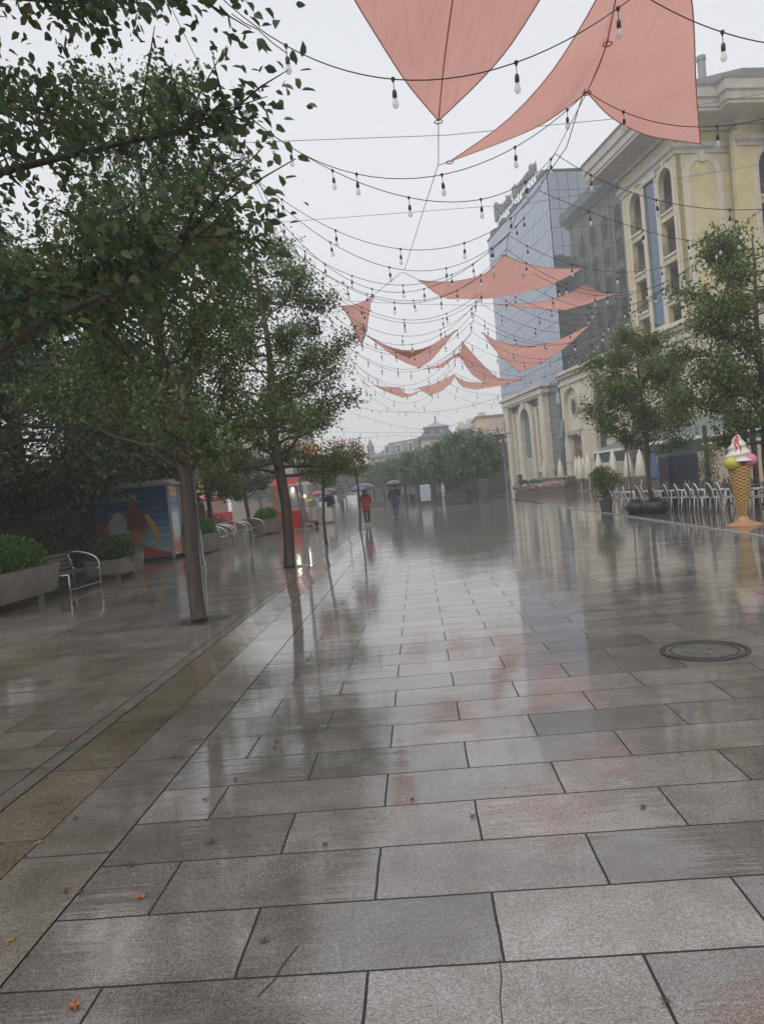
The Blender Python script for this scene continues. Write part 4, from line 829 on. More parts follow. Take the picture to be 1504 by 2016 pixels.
# main cables
def wire(label, pts, rad=.006, name='guy_wire', parts=None):
    pts = [Vector(p) for p in pts]; o = pts[0].copy(); mb = MB(); mb.tube([p-o for p in pts], rad, 5); ob = mb.build(name, steelw, None, smooth='all', fix=False); ob.location = o
    return tag(ob, label, 'wire', 'steel wires holding the net')
wire('long centre cable running down the middle of the net', [hub(y) for y in (9.4, 11, 12.4, 13.6, 14.6, 15.6, 17, 18.5, 20, 22, 24, 27, 30, 34, 38)], .007)
wire('left long cable of the net beside the street trees', [(-2.0, y, 6.5-.05*math.sin(y)) for y in (10.0, 11, 12, 14, 17, 20, 24, 28, 33, 38)], .007)
wire('right long cable of the net above the café chairs', [(7.35, y, 6.48) for y in (9, 12, 15, 18, 22, 27, 33, 39)], .007)
wire('thin wire crossing above the first street tree to the right wing sail', [D(-20, 262, 12), D(470, 281, 10.5), D(880, 266, 10.8), D(1230, 232, 11.2), D(1700, 150, 13)], .0045)
wire('thin wire crossing at the height of the roof sign', [D(300, 430, 14), D(560, 437, 14), D(1040, 400, 14.5), D(1400, 340, 16), D(1700, 290, 17)], .0045)
wire('thin diagonal wire from the first sail down to the wide sail', [D(863, 322, 10.9), D(796, 532, 15.6)], .0055)
wire('thin wire from the sail notch down to the first hub', [D(1155, 182, 9.5), D(1075, 335, 11.5), D(1060, 375, 12.4)], .005)
wire('thin wire from the left cable down to the steep string', [D(340, 20, 8.2), D(470, 285, 10.1), D(560, 490, 14)], .0045)
wire('thin wire crossing level below the small flag sail', [D(640, 590, 20), D(790, 598, 19), D(965, 602, 19)], .005)
# ================================================================ STREET FURNITURE
galv = mat('galvanised grey', (.20, .21, .215), .4, metal=.5, noise=.2)
inox = mat('polished steel tube', (.62, .61, .60), .22, metal=.9)
slat = mat('wet brown bench slat', (.10, .075, .06), .35, noise=.4, scale=6, bump=.3, stretch=(4, 1, 4))
white_p = mat('white plastic', (.62, .62, .61), .35)
def lamp_post(x, y, label, stickers, seed):
    e = empty('street_lamp', (x, y, 0), 0, label, 'street lamp', 'tall lamp posts on the left')
    MB().lathe([(.17, 0), (.17, .03), (.11, .06), (.10, 1.2), (.085, 4), (.06, 8.9), (.0, 8.95)], n=14).build('post', galv, e, smooth=True)
    MB().tube([(0, 0, 8.4), (.5, 0, 8.95), (1.35, 0, 9.0)], .03, 6).build('arm', galv, e, smooth='all')
    MB().lathe([(.46, -.02), (.44, .0), (.24, .16), (.10, .30), (.0, .34)], (1.38, 0, 8.72), 18).build('lamp_shade', mat('grey lamp hood', (.22, .24, .27), .4), e, smooth=True)
    MB().lathe([(.25, -.07), (.4, -.02), (.25, .0)], (1.38, 0, 8.72), 18).build('diffuser', mat('lamp diffuser', (.6, .6, .58), .4), e)
    rr = random.Random(seed)
    for k_ in range(stickers):
        z = .55+rr.random()*2.1; th = rr.uniform(-2.6, -.4); wd = rr.uniform(.25, .5); h_ = rr.uniform(.08, .22); V = []; r_ = .104-.004*z
        for i in range(5):
            a_ = th+wd*(i/4-.5)*2.0; V += [(r_*math.cos(a_), r_*math.sin(a_), z), (r_*math.cos(a_), r_*math.sin(a_), z+h_)]
        c_ = rr.choice([(.55, .55, .53), (.5, .5, .52), (.6, .58, .52), (.12, .2, .4), (.25, .25, .25)])
        MB().add(V, [(2*i, 2*i+2, 2*i+3, 2*i+1) for i in range(4)]).build('sticker', mat('sticker %.2f %.2f' % c_[:2], c_, .5, noise=.45, scale=30), e, fix=False)
    return e
l1 = lamp_post(-5.93, 19.35, 'tall lamp post covered in torn white stickers behind the leaning tree', 34, 3)
MB().lathe([(.115, 1.02), (.115, 1.14)], n=14).build('blue_band', mat('blue tape', (.06, .13, .3), .5), l1)
MB().tube([(.12, -.05, 1.0), (.13, -.05, .3), (.18, -.1, .05)], .012, 5).build('cable', white_p, l1)
lamp_post(-5.71, 36.24, 'tall grey lamp post in front of the red kiosk and carts', 5, 9)
def small_lamp(x, y, h, label):
    e = empty('street_lamp', (x, y, 0), 0, label, 'street lamp', 'small disc headed lamps on the square')
    MB().lathe([(.11, 0), (.09, .6), (.055, .65), (.04, h)], n=10).build('post', mat('dark lamp pole', (.10, .10, .11), .45), e, smooth=True)
    MB().tube([(-.35, 0, h-.05), (0, 0, h-.5), (.35, 0, h-.05)], .018, 5).lathe([(.04, h-.5), (.1, h-.35), (.07, h)], n=10).build('bracket', galv, e)
    MB().lathe([(.0, h), (.58, h+.0), (.60, h+.035), (.0, h+.10)], n=20).build('lamp_shade', mat('pale disc hood', (.5, .51, .52), .4), e)
small_lamp(4.85, 57.9, 4.8, 'slim lamp with a flat disc head beside the tall square post')
small_lamp(5.85, 49.0, 4.45, 'slim lamp with a flat disc head in front of the portal edge')
small_lamp(-7.2, 74, 6.2, 'pale forked lamp post far off behind the sapling')
e = empty('square_post', (4.5, 50.9, 0), 0, 'stout dark square bollard post on the square', 'bollard'); MB().box(-.28, .28, -.2, .2, 0, 1.55).build('shaft', mat('dark wood post', (.07, .06, .055), .5, noise=.3), e, bevel=.03); MB().box(-.3, .3, -.22, .22, 1.55, 1.62).build('cap', galv, e)
e = empty('wooden_tub', (2.7, 53.0, 0), 0, 'low dark wooden planter tub with a thin tree stem', 'planter'); MB().box(-.75, .75, -.5, .5, .06, .62).box(-.8, .8, -.55, .55, .56, .64).build('box', mat('dark wood tub', (.06, .05, .045), .5, noise=.3), e, bevel=.02); MB().tube([(-.1, 0, .6), (.05, 0, 2.6)], .04, 6).build('stem', bark_d, e); bush(200, (0, 0, .65), (.6, .4, .3), .14, 77, lf_row, e)
e = empty('poster_stand', (.55, 54.5, 0), 0, 'white poster stand with pale blue print under the plane trees', 'poster stand'); MB().box(-.36, .36, -.03, .03, .45, 1.62).build('frame', white_p, e, bevel=.01); MB().box(-.32, .32, -.036, -.031, .5, 1.57).build('poster', mat('pale blue print', (.25, .36, .43), .4, noise=.4, scale=4, col2=(.42, .47, .5)), e); MB().box(-.2, .2, -.2, .2, 0, .05).tube([(0, 0, .04), (0, 0, .46)], .04, 6).build('foot', galv, e)
# ---- benches: curved tube ends, slatted
def bench(x, y, ln, label, rz=0, near_arm=True):
    e = empty('bench', (x, y, 0), rz, label, 'bench', 'benches with curved steel arm rails')   # local x: depth towards the street, y along
    for sy in (0, ln):
        pth = [(.0, sy, 0), (.0, sy, .42), (-.10, sy, .80)]
        arm = [(-.14, sy, .86)]+[(-.14+.74*math.sin(a_), sy, .54+.32*math.cos(a_)) for a_ in [i*math.pi/2/8 for i in range(1, 9)]]+[(.60, sy, 0)]
        if sy or near_arm: MB().tube(arm, .022, 8).build('arm_rail', inox, e, smooth='all')
        else: MB().tube([(.6, sy, .43), (.6, sy, 0)], .022, 8).build('leg', inox, e, smooth='all')
        MB().tube([(-.14, sy, .86), (-.02, sy, .43), (-.06, sy, 0)], .02, 8).tube([(-.02, sy, .43), (.6, sy, .43)], .018, 8).build('leg', inox, e, smooth='all')
    for i in range(5):
        x0 = .02+i*.115; MB().box(x0, x0+.09, .03, ln-.03, .432, .462).build('slat', slat, e, bevel=.004)
    for i in range(4):
        m_ = Matrix.Translation((-.03-.027*i, 0, .53+.095*i)) @ Matrix.Rotation(-.28, 4, 'Y'); MB().box(-.012, .012, .03, ln-.03, -.038, .038, m=m_).build('slat', slat, e, bevel=.004)
    MB().tube([(.60, 0, .10), (.60, ln, .10)], .016, 6).build('stretcher', inox, e)
bench(-8.2, 15.45, 1.55, 'nearest bench with curved arm rail right of the long planter', near_arm=False)
bench(-7.75, 26.95, .95, 'bench behind the lamp post, partly hidden by the third planter')
bench(-7.75, 28.35, 1.9, 'middle bench of three with bright curved rails')
bench(-7.75, 31.0, 2.6, 'farthest bench with curved rails beside the last planter')
e = empty('low_wall', (-9.6, 26, 0), 0, 'low pale garden wall behind the benches', 'low wall'); MB().box(-.15, .15, 0, 13, 0, .62).build('wall', mat('pale garden wall', (.30, .265, .22), .5, noise=.25, bump=.2), e); MB().box(-.2, .2, -.03, 13.03, .621, .69).build('coping', conc, e)
e = empty('park_hedge', (-11.2, 12.0, 0), 0, 'dark clipped hedge under the park trees', 'hedge'); bush(16000, (0, 11, .0), (.9, 14, 2.3), .17, 95, lf_dark, e); MB().box(-.45, .45, -3, 25, 0, 1.9).build('branches', bark_d, e, bevel=.2)  # solid dark block added inside the leaves to close bright gaps
e = empty('park_hedge', (-22, 8.0, 0), 0, 'tall dark evergreen hedge closing the park at the back', 'hedge'); bush(9000, (0, 20, .0), (1.2, 26, 4.6), .5, 96, lf_dark, e); MB().box(-.6, .6, -4, 44, 0, 3.9).build('branches', bark_d, e, bevel=.3)  # hedge and its solid inner block added to stop sky showing through
e = empty('park_bushes', (-11.3, 32, 0), 0, 'loose green bushes behind the low garden wall', 'bush'); bush(3600, (0, 2, .0), (.9, 8, 1.5), .16, 97, lf_yel, e)
# ---- ice cream kiosk
ik = empty('ice_cream_kiosk', (-8.07, 23.72, 0), math.radians(3), 'closed ice cream kiosk with painted blue shutters showing cones', 'kiosk')
kb = mat('kiosk frame aluminium', (.33, .33, .34), .35, metal=.4, noise=.2)
def shutter_mat(name, stops, vertical=True):
    m = bpy.data.materials.new(name); m.use_nodes = True; t = m.node_tree; b = t.nodes['Principled BSDF']; N = t.nodes.new; K = t.links.new
    co = N('ShaderNodeTexCoord'); sp = N('ShaderNodeSeparateXYZ'); K(co.outputs['Object'], sp.inputs[0])
    n = N('ShaderNodeTexNoise'); n.inputs['Scale'].default_value = 2.2; K(co.outputs['Object'], n.inputs['Vector'])
    ma = N('ShaderNodeMath'); ma.operation = 'MULTIPLY_ADD'; ma.inputs[1].default_value = .5; K(n.outputs['Fac'], ma.inputs[0]); K(sp.outputs['Z'], ma.inputs[2])
    mr = N('ShaderNodeMapRange'); mr.inputs[1].default_value = .25; mr.inputs[2].default_value = 2.5; K(ma.outputs[0], mr.inputs[0])
    r = N('ShaderNodeValToRGB'); el = r.color_ramp.elements
    while len(el) < len(stops): el.new(.5)
    for q, (p_, c_) in zip(el, stops): q.position = p_; q.color = (*c_, 1)
    K(mr.outputs[0], r.inputs[0]); K(r.outputs[0], b.inputs['Base Color']); b.inputs['Roughness'].default_value = .4
    w = N('ShaderNodeTexWave'); w.bands_direction = 'Z'; w.inputs['Scale'].default_value = 4.6; K(co.outputs['Object'], w.inputs['Vector'])
    bp = N('ShaderNodeBump'); bp.inputs['Distance'].default_value = .02; K(w.outputs['Fac'], bp.inputs['Height']); K(bp.outputs[0], b.inputs['Normal']); return m
blue_sh = shutter_mat('blue painted shutter', [(0, (.34, .12, .12)), (.1, (.38, .46, .48)), (.35, (.24, .40, .46)), (.6, (.08, .17, .32)), (1, (.03, .07, .17))])
side_sh = shutter_mat('white and blue painted shutter', [(0, (.8, .72, .6)), (.2, (.8, .36, .25)), (.32, (.82, .82, .8)), (.65, (.75, .8, .85)), (.8, (.12, .25, .62)), (.95, (.7, .5, .36))])
KL = 3.6
MB().box(-KL, -.02, .02, 1.5, .02, 2.42).build('body', kb, ik)
MB().box(-KL-.05, .10, -.06, 1.6, 2.42, 2.52).box(-KL+.1, -.1, .1, 1.4, 2.52, 2.62).build('roof', mat('kiosk roof', (.22, .22, .22), .4), ik, bevel=.015)
MB().box(-KL-.02, .04, -.02, 1.52, 0, .1).build('plinth', dark, ik)
def shutter(x0, x1, y0, y1, n, m_, par, name):
    mb = MB(); z = .12
    while z < 2.36:
        if x1-x0 > y1-y0: mb.add([(x0, -.012, z), (x1, -.012, z), (x1, -.040, z+.022), (x0, -.040, z+.022), (x1, -.016, z+.05), (x0, -.016, z+.05)], [(0, 1, 2, 3), (3, 2, 4, 5)])
        else: mb.add([(x0+.005, y0, z), (x0+.005, y1, z), (x0+.03, y1, z+.022), (x0+.03, y0, z+.022), (x0+.008, y1, z+.05), (x0+.008, y0, z+.05)], [(0, 1, 2, 3), (3, 2, 4, 5)])
        z += .052
    return mb.build(name, m_, par, fix=False)
fs_ = shutter(-KL+.06, -.06, 0, 0, 0, blue_sh, ik, 'front_shutter')
shutter(-.01, 0, .12, 1.0, 0, side_sh, ik, 'side_shutter')
for a_, b_, c_, d_ in ((-.055, .035, -.05, .03), (-.03, .05, 1.02, 1.10), (-.03, .05, 1.44, 1.52), (-KL-.03, -KL+.05, -.05, .03)): MB().box(a_, b_, c_, d_, .02, 2.42).build('corner_post', kb, ik, bevel=.008)
fontmesh('ICE CREAM', .34, .006, 'lettering', mat('cream lettering', (.26, .26, .25), .5), ik, (-2.72, -.05, 2.0), (math.pi/2, 0, 0), .008)
# the painted cones: flat swirls standing 5 mm proud of the shutter
def swirl(cx, cz, w_, h_, n, lean):
    return [[(cx+lean*i/n*w_+math.cos(a_)*w_*.5*(1-.75*i/n), cz+h_*i/n+math.sin(a_)*h_/n*.85) for a_ in [2*math.pi*k_/20 for k_ in range(20)]] for i in range(n)]
def art(loops, name, m_, d0):
    for i, lp in enumerate(loops): mb_.poly([lp], d0-.004*i, d0-.004*i+.003)
for nm, cx, cz, w_, h_, ln_, cc, dd_ in (('white_scoop', -1.75, 1.05, .95, .62, .1, (.34, .37, .34), -.046), ('brown_scoop', -1.08, 1.15, .80, .85, -.1, (.20, .075, .06), -.052), ('grey_scoop', -2.3, 1.35, .8, .62, -.3, (.06, .09, .10), -.045)):
    mb_ = MB(); art(swirl(cx, cz, w_, h_, 5, ln_), nm, None, dd_); mb_.build(nm, mat('painted '+nm, cc, .5, noise=.35, scale=5, bump=.2), ik)
for cx, cz, w_, h_, cc, dd_ in ((-1.75, 1.05, .95, .62, (.55, .58, .55), -.068), (-1.10, 1.15, .80, .85, (.10, .035, .03), -.074), (-2.35, 1.35, .8, .62, (.16, .2, .2), -.067)):
    mb_ = MB()
    for q in range(9):
        t_ = q/9; wq = w_*.46*(1-.72*t_)
        mb_.tube([(cx-wq+2*wq*k_/8, dd_, cz+h_*t_-.06*math.sin(math.pi*k_/8)+.05*k_/8) for k_ in range(9)], [.004+.006*math.sin(math.pi*k_/8) for k_ in range(9)], 4)
    mb_.build('painted_ridges', mat('ridge %.2f' % cc[0], cc, .5), ik, fix=False)
MB().poly([[(-2.55, 1.35), (-2.0, 1.25), (-2.1, .6), (-2.35, .62)]], -.050, -.047).build('pink_cone', mat('painted pink', (.33, .09, .09), .5, noise=.2), ik)
MB().poly([[(-.85, 1.55), (-.68, 1.5), (-.35, .85), (-.50, .62)]], -.050, -.047).build('yellow_stripe', mat('painted yellow', (.42, .28, .07), .5, noise=.2), ik)
MB().poly([[(-1.0, .16), (-.95, .52), (-.06, .20), (-.06, .14)]], -.050, -.047).build('red_stripe', mat('painted red', (.34, .06, .06), .5, noise=.2), ik)
MB().poly([[(-1.5, 1.1), (-.75, 1.1), (-1.05, .35)]], -.045, -.042).build('waffle', mat('painted waffle', (.30, .17, .07), .5, noise=.2), ik)
# ---- red kiosk with the lit counter, signboard and freezer carts
red = mat('red kiosk paint', (.42, .025, .03), .3, noise=.2)
rk = empty('red_kiosk', (-6.45, 37.2, 0), math.radians(-6), 'red snack kiosk with wide red roof and a lit lamp', 'kiosk'); rk.scale = (.66, .7, 1)
MB().box(-.9, .9, -.9, .9, .05, 1.0).build('counter', red, rk, bevel=.02)
for sx in (-.86, .80):
    for sy in (-.86, .80): MB().box(sx, sx+.06, sy, sy+.06, 1.0, 2.3).build('post', red, rk)
MB().box(-.8, .8, -.87, -.85, 1.02, 2.0).box(.85, .87, -.8, .8, 1.02, 2.0).build('glass_pane', mat('kiosk pane', (.30, .36, .34), .1, noise=.4, scale=3, alpha=.6), rk)
MB().add([(-1.15, -1.3, 2.28), (2.3, -1.3, 2.28), (2.3, 1.2, 2.28), (-1.15, 1.2, 2.28), (-.8, -.7, 2.62), (1.5, -.7, 2.62), (1.5, .7, 2.62), (-.8, .7, 2.62)], [(0, 1, 5, 4), (1, 2, 6, 5), (2, 3, 7, 6), (3, 0, 4, 7), (4, 5, 6, 7), (3, 2, 1, 0)]).build('roof', red, rk)
MB().box(1.0, 2.33, -1.34, -1.302, 2.2, 2.34).build('roof_edge', white_p, rk)
MB().box(-.6, .7, -.95, -.90, 2.66, 3.2).build('signboard', white_p, rk, bevel=.02)
MB().tube([(-.35+.9*i/12, -.96, 2.86+.10*math.sin(i*.7)) for i in range(13)], .018, 4).build('sign_script', mat('grey script', (.25, .27, .28), .5), rk)
MB().lathe([(.0, 0), (.10, .03), (.11, .18), (.05, .26)], (.45, -.6, 1.85), 12).build('lamp', mat('warm lamp', (1, .86, .6), .4, emit=7), rk)
MB().box(-.88, .88, -.93, -.902, .1, .98).build('panel', mat('red vinyl panel', (.5, .04, .04), .25, noise=.3, scale=2), rk)
pl_ = bpy.data.lights.new('kiosk_lamp', 'POINT'); pl_.energy = 40; pl_.color = (1, .85, .6); pl_.shadow_soft_size = .1; po = bpy.data.objects.new('kiosk_lamp', pl_); COL.objects.link(po); po.parent = rk; po.location = (.45, -.8, 1.8)
ct = empty('snack_cart', (-5.65, 38.6, 0), math.radians(-6), 'white snack cart with glass case and bright bulb beside the red kiosk', 'cart'); ct.scale = (.62, 1, 1)
MB().box(-.75, .75, -.45, .45, .25, 1.0).build('body', mat('dirty white cart', (.46, .45, .41), .35, noise=.25), ct, bevel=.04)
MB().box(-.5, .5, -.3, .3, 1.0, 1.36).build('glass_case', mat('cart glass', (.28, .34, .32), .1, alpha=.6), ct)
for sx in (-.5, .5): MB().lathe([(.2, -.03), (.2, .03)], n=16, m=Matrix.Translation((sx, -.35, .2)) @ Matrix.Rotation(math.pi/2, 4, 'X')).build('wheel', dark, ct)
MB().lathe([(0, 0), (.06, .03), (.075, .09), (.0, .15)], (-.30, -.35, 1.55), 12).build('bulb', mat('bright bulb', (1, .97, .9), .4, emit=14), ct)
MB().tube([(-.3, -.35, 1.7), (-.3, -.1, 2.1)], .012, 5).build('bulb_holder', galv, ct)
for sx in (-.42, 0., .42): MB().box(sx-.17, sx+.17, -.49, -.452, .35, .95).build('door_panel', white_p, ct, bevel=.01)
ct2 = empty('freezer_chest', (-5.35, 41.4, 0), 0, 'pale freezer chest behind the snack cart', 'freezer'); MB().box(-.4, .5, -.35, .35, .08, .85).build('body', mat('pale freezer', (.5, .5, .42), .4, noise=.2), ct2, bevel=.04); MB().box(-.38, .48, -.33, .33, .853, .9).build('lid', galv, ct2)
rp = empty('closed_parasol', (-7.45, 38.6, 0), 0, 'closed red and white striped parasol left of the red kiosk', 'parasol')
MB().lathe([(.03, 2.45), (.10, 2.1), (.22, 1.0), (.16, .95)], n=12).build('canopy', mat('red striped canvas', (.34, .13, .10), .6, noise=.4, scale=5), rp, smooth=True); MB().tube([(0, 0, 0), (0, 0, 2.5)], .025, 6).build('pole', galv, rp)
e = empty('red_stall', (-17.5, 62, 0), 0, 'red stall with a red parasol deep in the park', 'stall'); MB().box(-1.6, 1.6, -.5, .5, 0, .9).build('counter', red, e); MB().lathe([(1.6, 2.1), (.2, 2.7), (0, 2.75)], n=10).build('canopy', red, e); MB().tube([(0, 0, .9), (0, 0, 2.7)], .03, 6).build('pole', galv, e)
# ---- giant ice cream cone
ic = empty('giant_ice_cream_cone', (7.42, 17.45, 0), math.radians(20), 'giant plastic ice cream cone figure with swirl and two scoops', 'advertising figure')
def waffle_mat():
    m = bpy.data.materials.new('waffle plastic'); m.use_nodes = True; t = m.node_tree; b = t.nodes['Principled BSDF']; N = t.nodes.new; K = t.links.new
    co = N('ShaderNodeTexCoord'); sp = N('ShaderNodeSeparateXYZ'); K(co.outputs['Object'], sp.inputs[0]); at = N('ShaderNodeMath'); at.operation = 'ARCTAN2'; K(sp.outputs['Y'], at.inputs[0]); K(sp.outputs['X'], at.inputs[1])
    res = []
    for sg_ in (1, -1):
        a1 = N('ShaderNodeMath'); a1.operation = 'MULTIPLY'; a1.inputs[1].default_value = 8*sg_; K(at.outputs[0], a1.inputs[0])
        a2 = N('ShaderNodeMath'); a2.operation = 'MULTIPLY_ADD'; a2.inputs[1].default_value = 78; K(sp.outputs['Z'], a2.inputs[0]); K(a1.outputs[0], a2.inputs[2])
        a3 = N('ShaderNodeMath'); a3.operation = 'SINE'; K(a2.outputs[0], a3.inputs[0]); res.append(a3.outputs[0])
    mx = N('ShaderNodeMath'); mx.operation = 'MAXIMUM'; K(res[0], mx.inputs[0]); K(res[1], mx.inputs[1])
    r = N('ShaderNodeValToRGB'); r.color_ramp.elements[0].position = .45; r.color_ramp.elements[0].color = (.36, .19, .05, 1); r.color_ramp.elements[1].position = .95; r.color_ramp.elements[1].color = (.62, .40, .13, 1)
    K(mx.outputs[0], r.inputs[0]); K(r.outputs[0], b.inputs['Base Color']); b.inputs['Roughness'].default_value = .4
    bp = N('ShaderNodeBump'); bp.inputs['Distance'].default_value = .02; K(mx.outputs[0], bp.inputs['Height']); K(bp.outputs[0], b.inputs['Normal']); return m
MB().lathe([(.085, .14), (.10, .3), (.19, .85), (.255, 1.36), (.24, 1.40), (.0, 1.40)], n=40).build('cone', waffle_mat(), ic, smooth=True)
MB().lathe([(.40, 0), (.40, .03), (.34, .06), (.15, .12), (.10, .22), (.085, .24)], n=32).build('base', mat('tan base plastic', (.42, .235, .13), .4, noise=.15), ic, smooth=True)
def blob(c, r, n=24, sq=.9, wob=.03, seed=0):
    mb = MB(); rr = random.Random(seed); prof = []
    V = []; 
    for i in range(n//2+1):
        ph = math.pi*i/(n//2)
        for k_ in range(n):
            th = 2*math.pi*k_/n; q = r*(1+wob*math.sin(5*th+seed)*math.sin(ph)+wob*.6*math.sin(9*ph+3*th)); V.append((c[0]+q*math.sin(ph)*math.cos(th), c[1]+q*math.sin(ph)*math.sin(th), c[2]+q*sq*math.cos(ph)))
    fs = [(i*n+k_, i*n+(k_+1) % n, (i+1)*n+(k_+1) % n, (i+1)*n+k_) for i in range(n//2) for k_ in range(n)]
    return mb.add(V, fs)
_ci, _si = math.cos(-math.radians(20)), math.sin(-math.radians(20))
def lc(x, y, z): return (x*_ci-y*_si, x*_si+y*_ci, z)
blob(lc(-.20, -.10, 1.47), .175, seed=1).build('yellow_scoop', mat('lemon plastic', (.50, .50, .07), .4, noise=.12, bump=.3, bscale=14), ic, smooth='all')
blob(lc(.17, -.13, 1.51), .175, seed=2).build('pink_scoop', mat('pink plastic', (.66, .20, .30), .4, noise=.12, bump=.3, bscale=14), ic, smooth='all')
blob(lc(.0, .05, 1.42), .235, seed=3, sq=.6).build('chocolate_scoop', mat('dusky red plastic', (.22, .075, .07), .4, noise=.15), ic, smooth='all')
sw = MB(); prof = []
nz, nk = 60, 40; V = []
for i in range(nz+1):
    t = i/nz; z = 1.50+.62*t; base = .30*(1-t)**.72+.012
    for k_ in range(nk):
        th = 2*math.pi*k_/nk; q = base*(1+.11*math.sin(t*3.2*2*math.pi*1.0-th)); V.append((q*math.cos(th), q*math.sin(th), z))
sw.add(V, [(i*nk+k_, i*nk+(k_+1) % nk, (i+1)*nk+(k_+1) % nk, (i+1)*nk+k_) for i in range(nz) for k_ in range(nk)]+[tuple(nz*nk+k_ for k_ in range(nk))]).build('swirl', mat('cream plastic', (.66, .645, .60), .35, noise=.08), ic, smooth='all')
for ph0, ln_ in ((-2.75, .62), (-2.3, .66), (-2.55, .35)):
    pth = []
    for i in range(14):
        t = 1-.02-ln_*i/13; th = ph0+(1-t)*.35+.12*math.sin(i*.8); q = (.30*(1-t)**.72+.012)*(1+.11*math.sin(t*3.2*2*math.pi-th))+.004; pth.append((q*math.cos(th), q*math.sin(th), 1.50+.62*t))
    MB().tube(pth, [.008+.012*math.sin(math.pi*i/13) for i in range(14)], 6).build('sauce', mat('red sauce', (.50, .05, .035), .3), ic, smooth='all')
# ---- manhole cover
mh = empty('manhole_cover', (2.32, 6.43, 0), 0, 'round wet cast iron manhole cover in a square stone frame', 'manhole cover')
MB().lathe([(.365, .003), (.360, .012), (.322, .012), (.318, .003)], n=48).build('ring', mat('rusty iron ring', (.028, .023, .021), .5, noise=.4, bump=.3), mh)
cv = MB().lathe([(.316, -.004), (.316, .006), (.0, .0061)], n=48)
cv.build('lid', mat('wet lid concrete', (.13, .12, .11), .16, noise=.5, scale=9, bump=.7, bscale=24), mh)
mb = MB()
for r_ in (.27,): mb.lathe([(r_, .006), (r_, .010), (r_+.012, .010), (r_+.012, .006)], n=40)
mb.build('lid_ribs', mat('rusty iron ring', (0, 0, 0)), mh)
# ---- tree pits (round openings in the paving)
for i, (x_, y_, lb) in enumerate([(-3.25, 10.48, 'ring shaped tree pit round the leaning street tree'), (-3.14, 17.26, 'tree pit round the second street tree'), (-3.09, 23.91, 'tree pit round the thin orange tree'), (-2.54, 31.39, 'tree pit round the brown sapling')]):
    e = empty('tree_pit', (x_, y_, 0), 0, lb, 'tree pit', 'tree pits in the paving')
    MB().lathe([(.36, .002), (.42, .008), (.46, .006), (.47, .002)], n=36).build('rim', mat('pit rim', (.10, .09, .08), .3, noise=.3), e)
    MB().lathe([(.0, .003), (.36, .004)], n=30).build('soil', mat('wet soil', (.035, .027, .02), .3, noise=.5, scale=20, bump=.8), e, fix=False)
# ---- café chairs
alu = mat('pale aluminium tube', (.78, .78, .78), .3, metal=.15)
weave = mat('grey weave', (.11, .105, .10), .6, noise=.3, scale=60)
def make_chair(name, label, group, fm, wm):
    e = empty(name, (0, 0, 0), 0, label, 'chair', group)        # faces +x
    for sx, sy in ((-.22, -.25), (-.22, .25), (.24, -.27), (.24, .27)):
        top = (sx, sy, .66) if sx > 0 else (sx+.02, sy, .44)
        MB().tube([(sx*1.12, sy*1.04, 0), top], .016, 6).build('leg', fm, e, smooth='all')
    for sy in (-.27, .27):
        MB().tube([(.24, sy, .64), (.20, sy, .67), (.0, sy, .67), (-.20, sy*.96, .66)], .017, 6).build('armrest', fm, e, smooth='all')
    ov = [(-.26-.10*(1+math.sin(a_))*.5, .25*math.cos(a_), .66+.23*math.sin(a_)) for a_ in [2*math.pi*i/20 for i in range(21)]]
    bkr = MB().tube(ov, .018, 6).build('back_frame', fm, e, smooth='all')
    V = [(-.31, 0, .66)]+[Vector(p)*.99 for p in ov[:-1]]
    mb = MB(); mb.add(V, [(0, i+1, (i+1) % 20+1) for i in range(20)]); o = mb.build('backrest', wm, e, fix=False); s = o.modifiers.new('t', 'SOLIDIFY'); s.thickness = .012
    MB().box(-.23, .25, -.24, .24, .425, .45).build('seat', wm, e, bevel=.01)
    MB().tube([(-.23, -.25, .44), (.25, -.26, .44), (.25, .26, .44), (-.23, .25, .44), (-.23, -.25, .44)], .014, 6).build('seat_frame', fm, e, smooth='all')
    return e
CG = 'pale armchairs lined up along the café edge'
c0_, c1_ = Vector((7.15, 29.3, 0)), Vector((9.55, 20.2, 0))
nch = 17; ords = ['first', 'second', 'third', 'fourth', 'fifth', 'sixth', 'seventh', 'eighth', 'ninth', 'tenth', 'eleventh', 'twelfth', 'thirteenth', 'fourteenth']
ch0 = None
for i in range(nch):
    t = i/(nch-1); p = c0_.lerp(c1_, t)+Vector((RND.uniform(-.12, .12), RND.uniform(-.1, .1), .012))
    lb = f'{NTH[i]} pale oval backed armchair of the front row, counted from the far left end' 
    if ch0 is None: ch0 = make_chair('cafe_chair', lb, CG, alu, weave); c = ch0
    else: c = copy_tree(ch0); c['label'] = lb
    c.location = p; c.rotation_euler = (0, 0, RND.uniform(-.25, .12)-.12)
c2 = None
for r_ in range(2):
    for i in range(9):
        p = c0_.lerp(c1_, i/8)+Vector((1.55+r_*1.5+RND.uniform(-.15, .15), .4+RND.uniform(-.2, .2), .012))
        lb = f'dark armchair, {ords[i]} from the far left end, in the {["nearer", "farther"][r_]} row behind the pale chairs'
        if c2 is None: c2 = make_chair('cafe_chair', lb, 'dark chairs behind the front row', mat('brown rattan', (.10, .075, .06), .5), weave); c = c2
        else: c = copy_tree(c2)
        c['label'] = lb
        c.location = p; c.rotation_euler = (0, 0, math.pi*(1-r_)+RND.uniform(-.3, .3))
tb0 = None
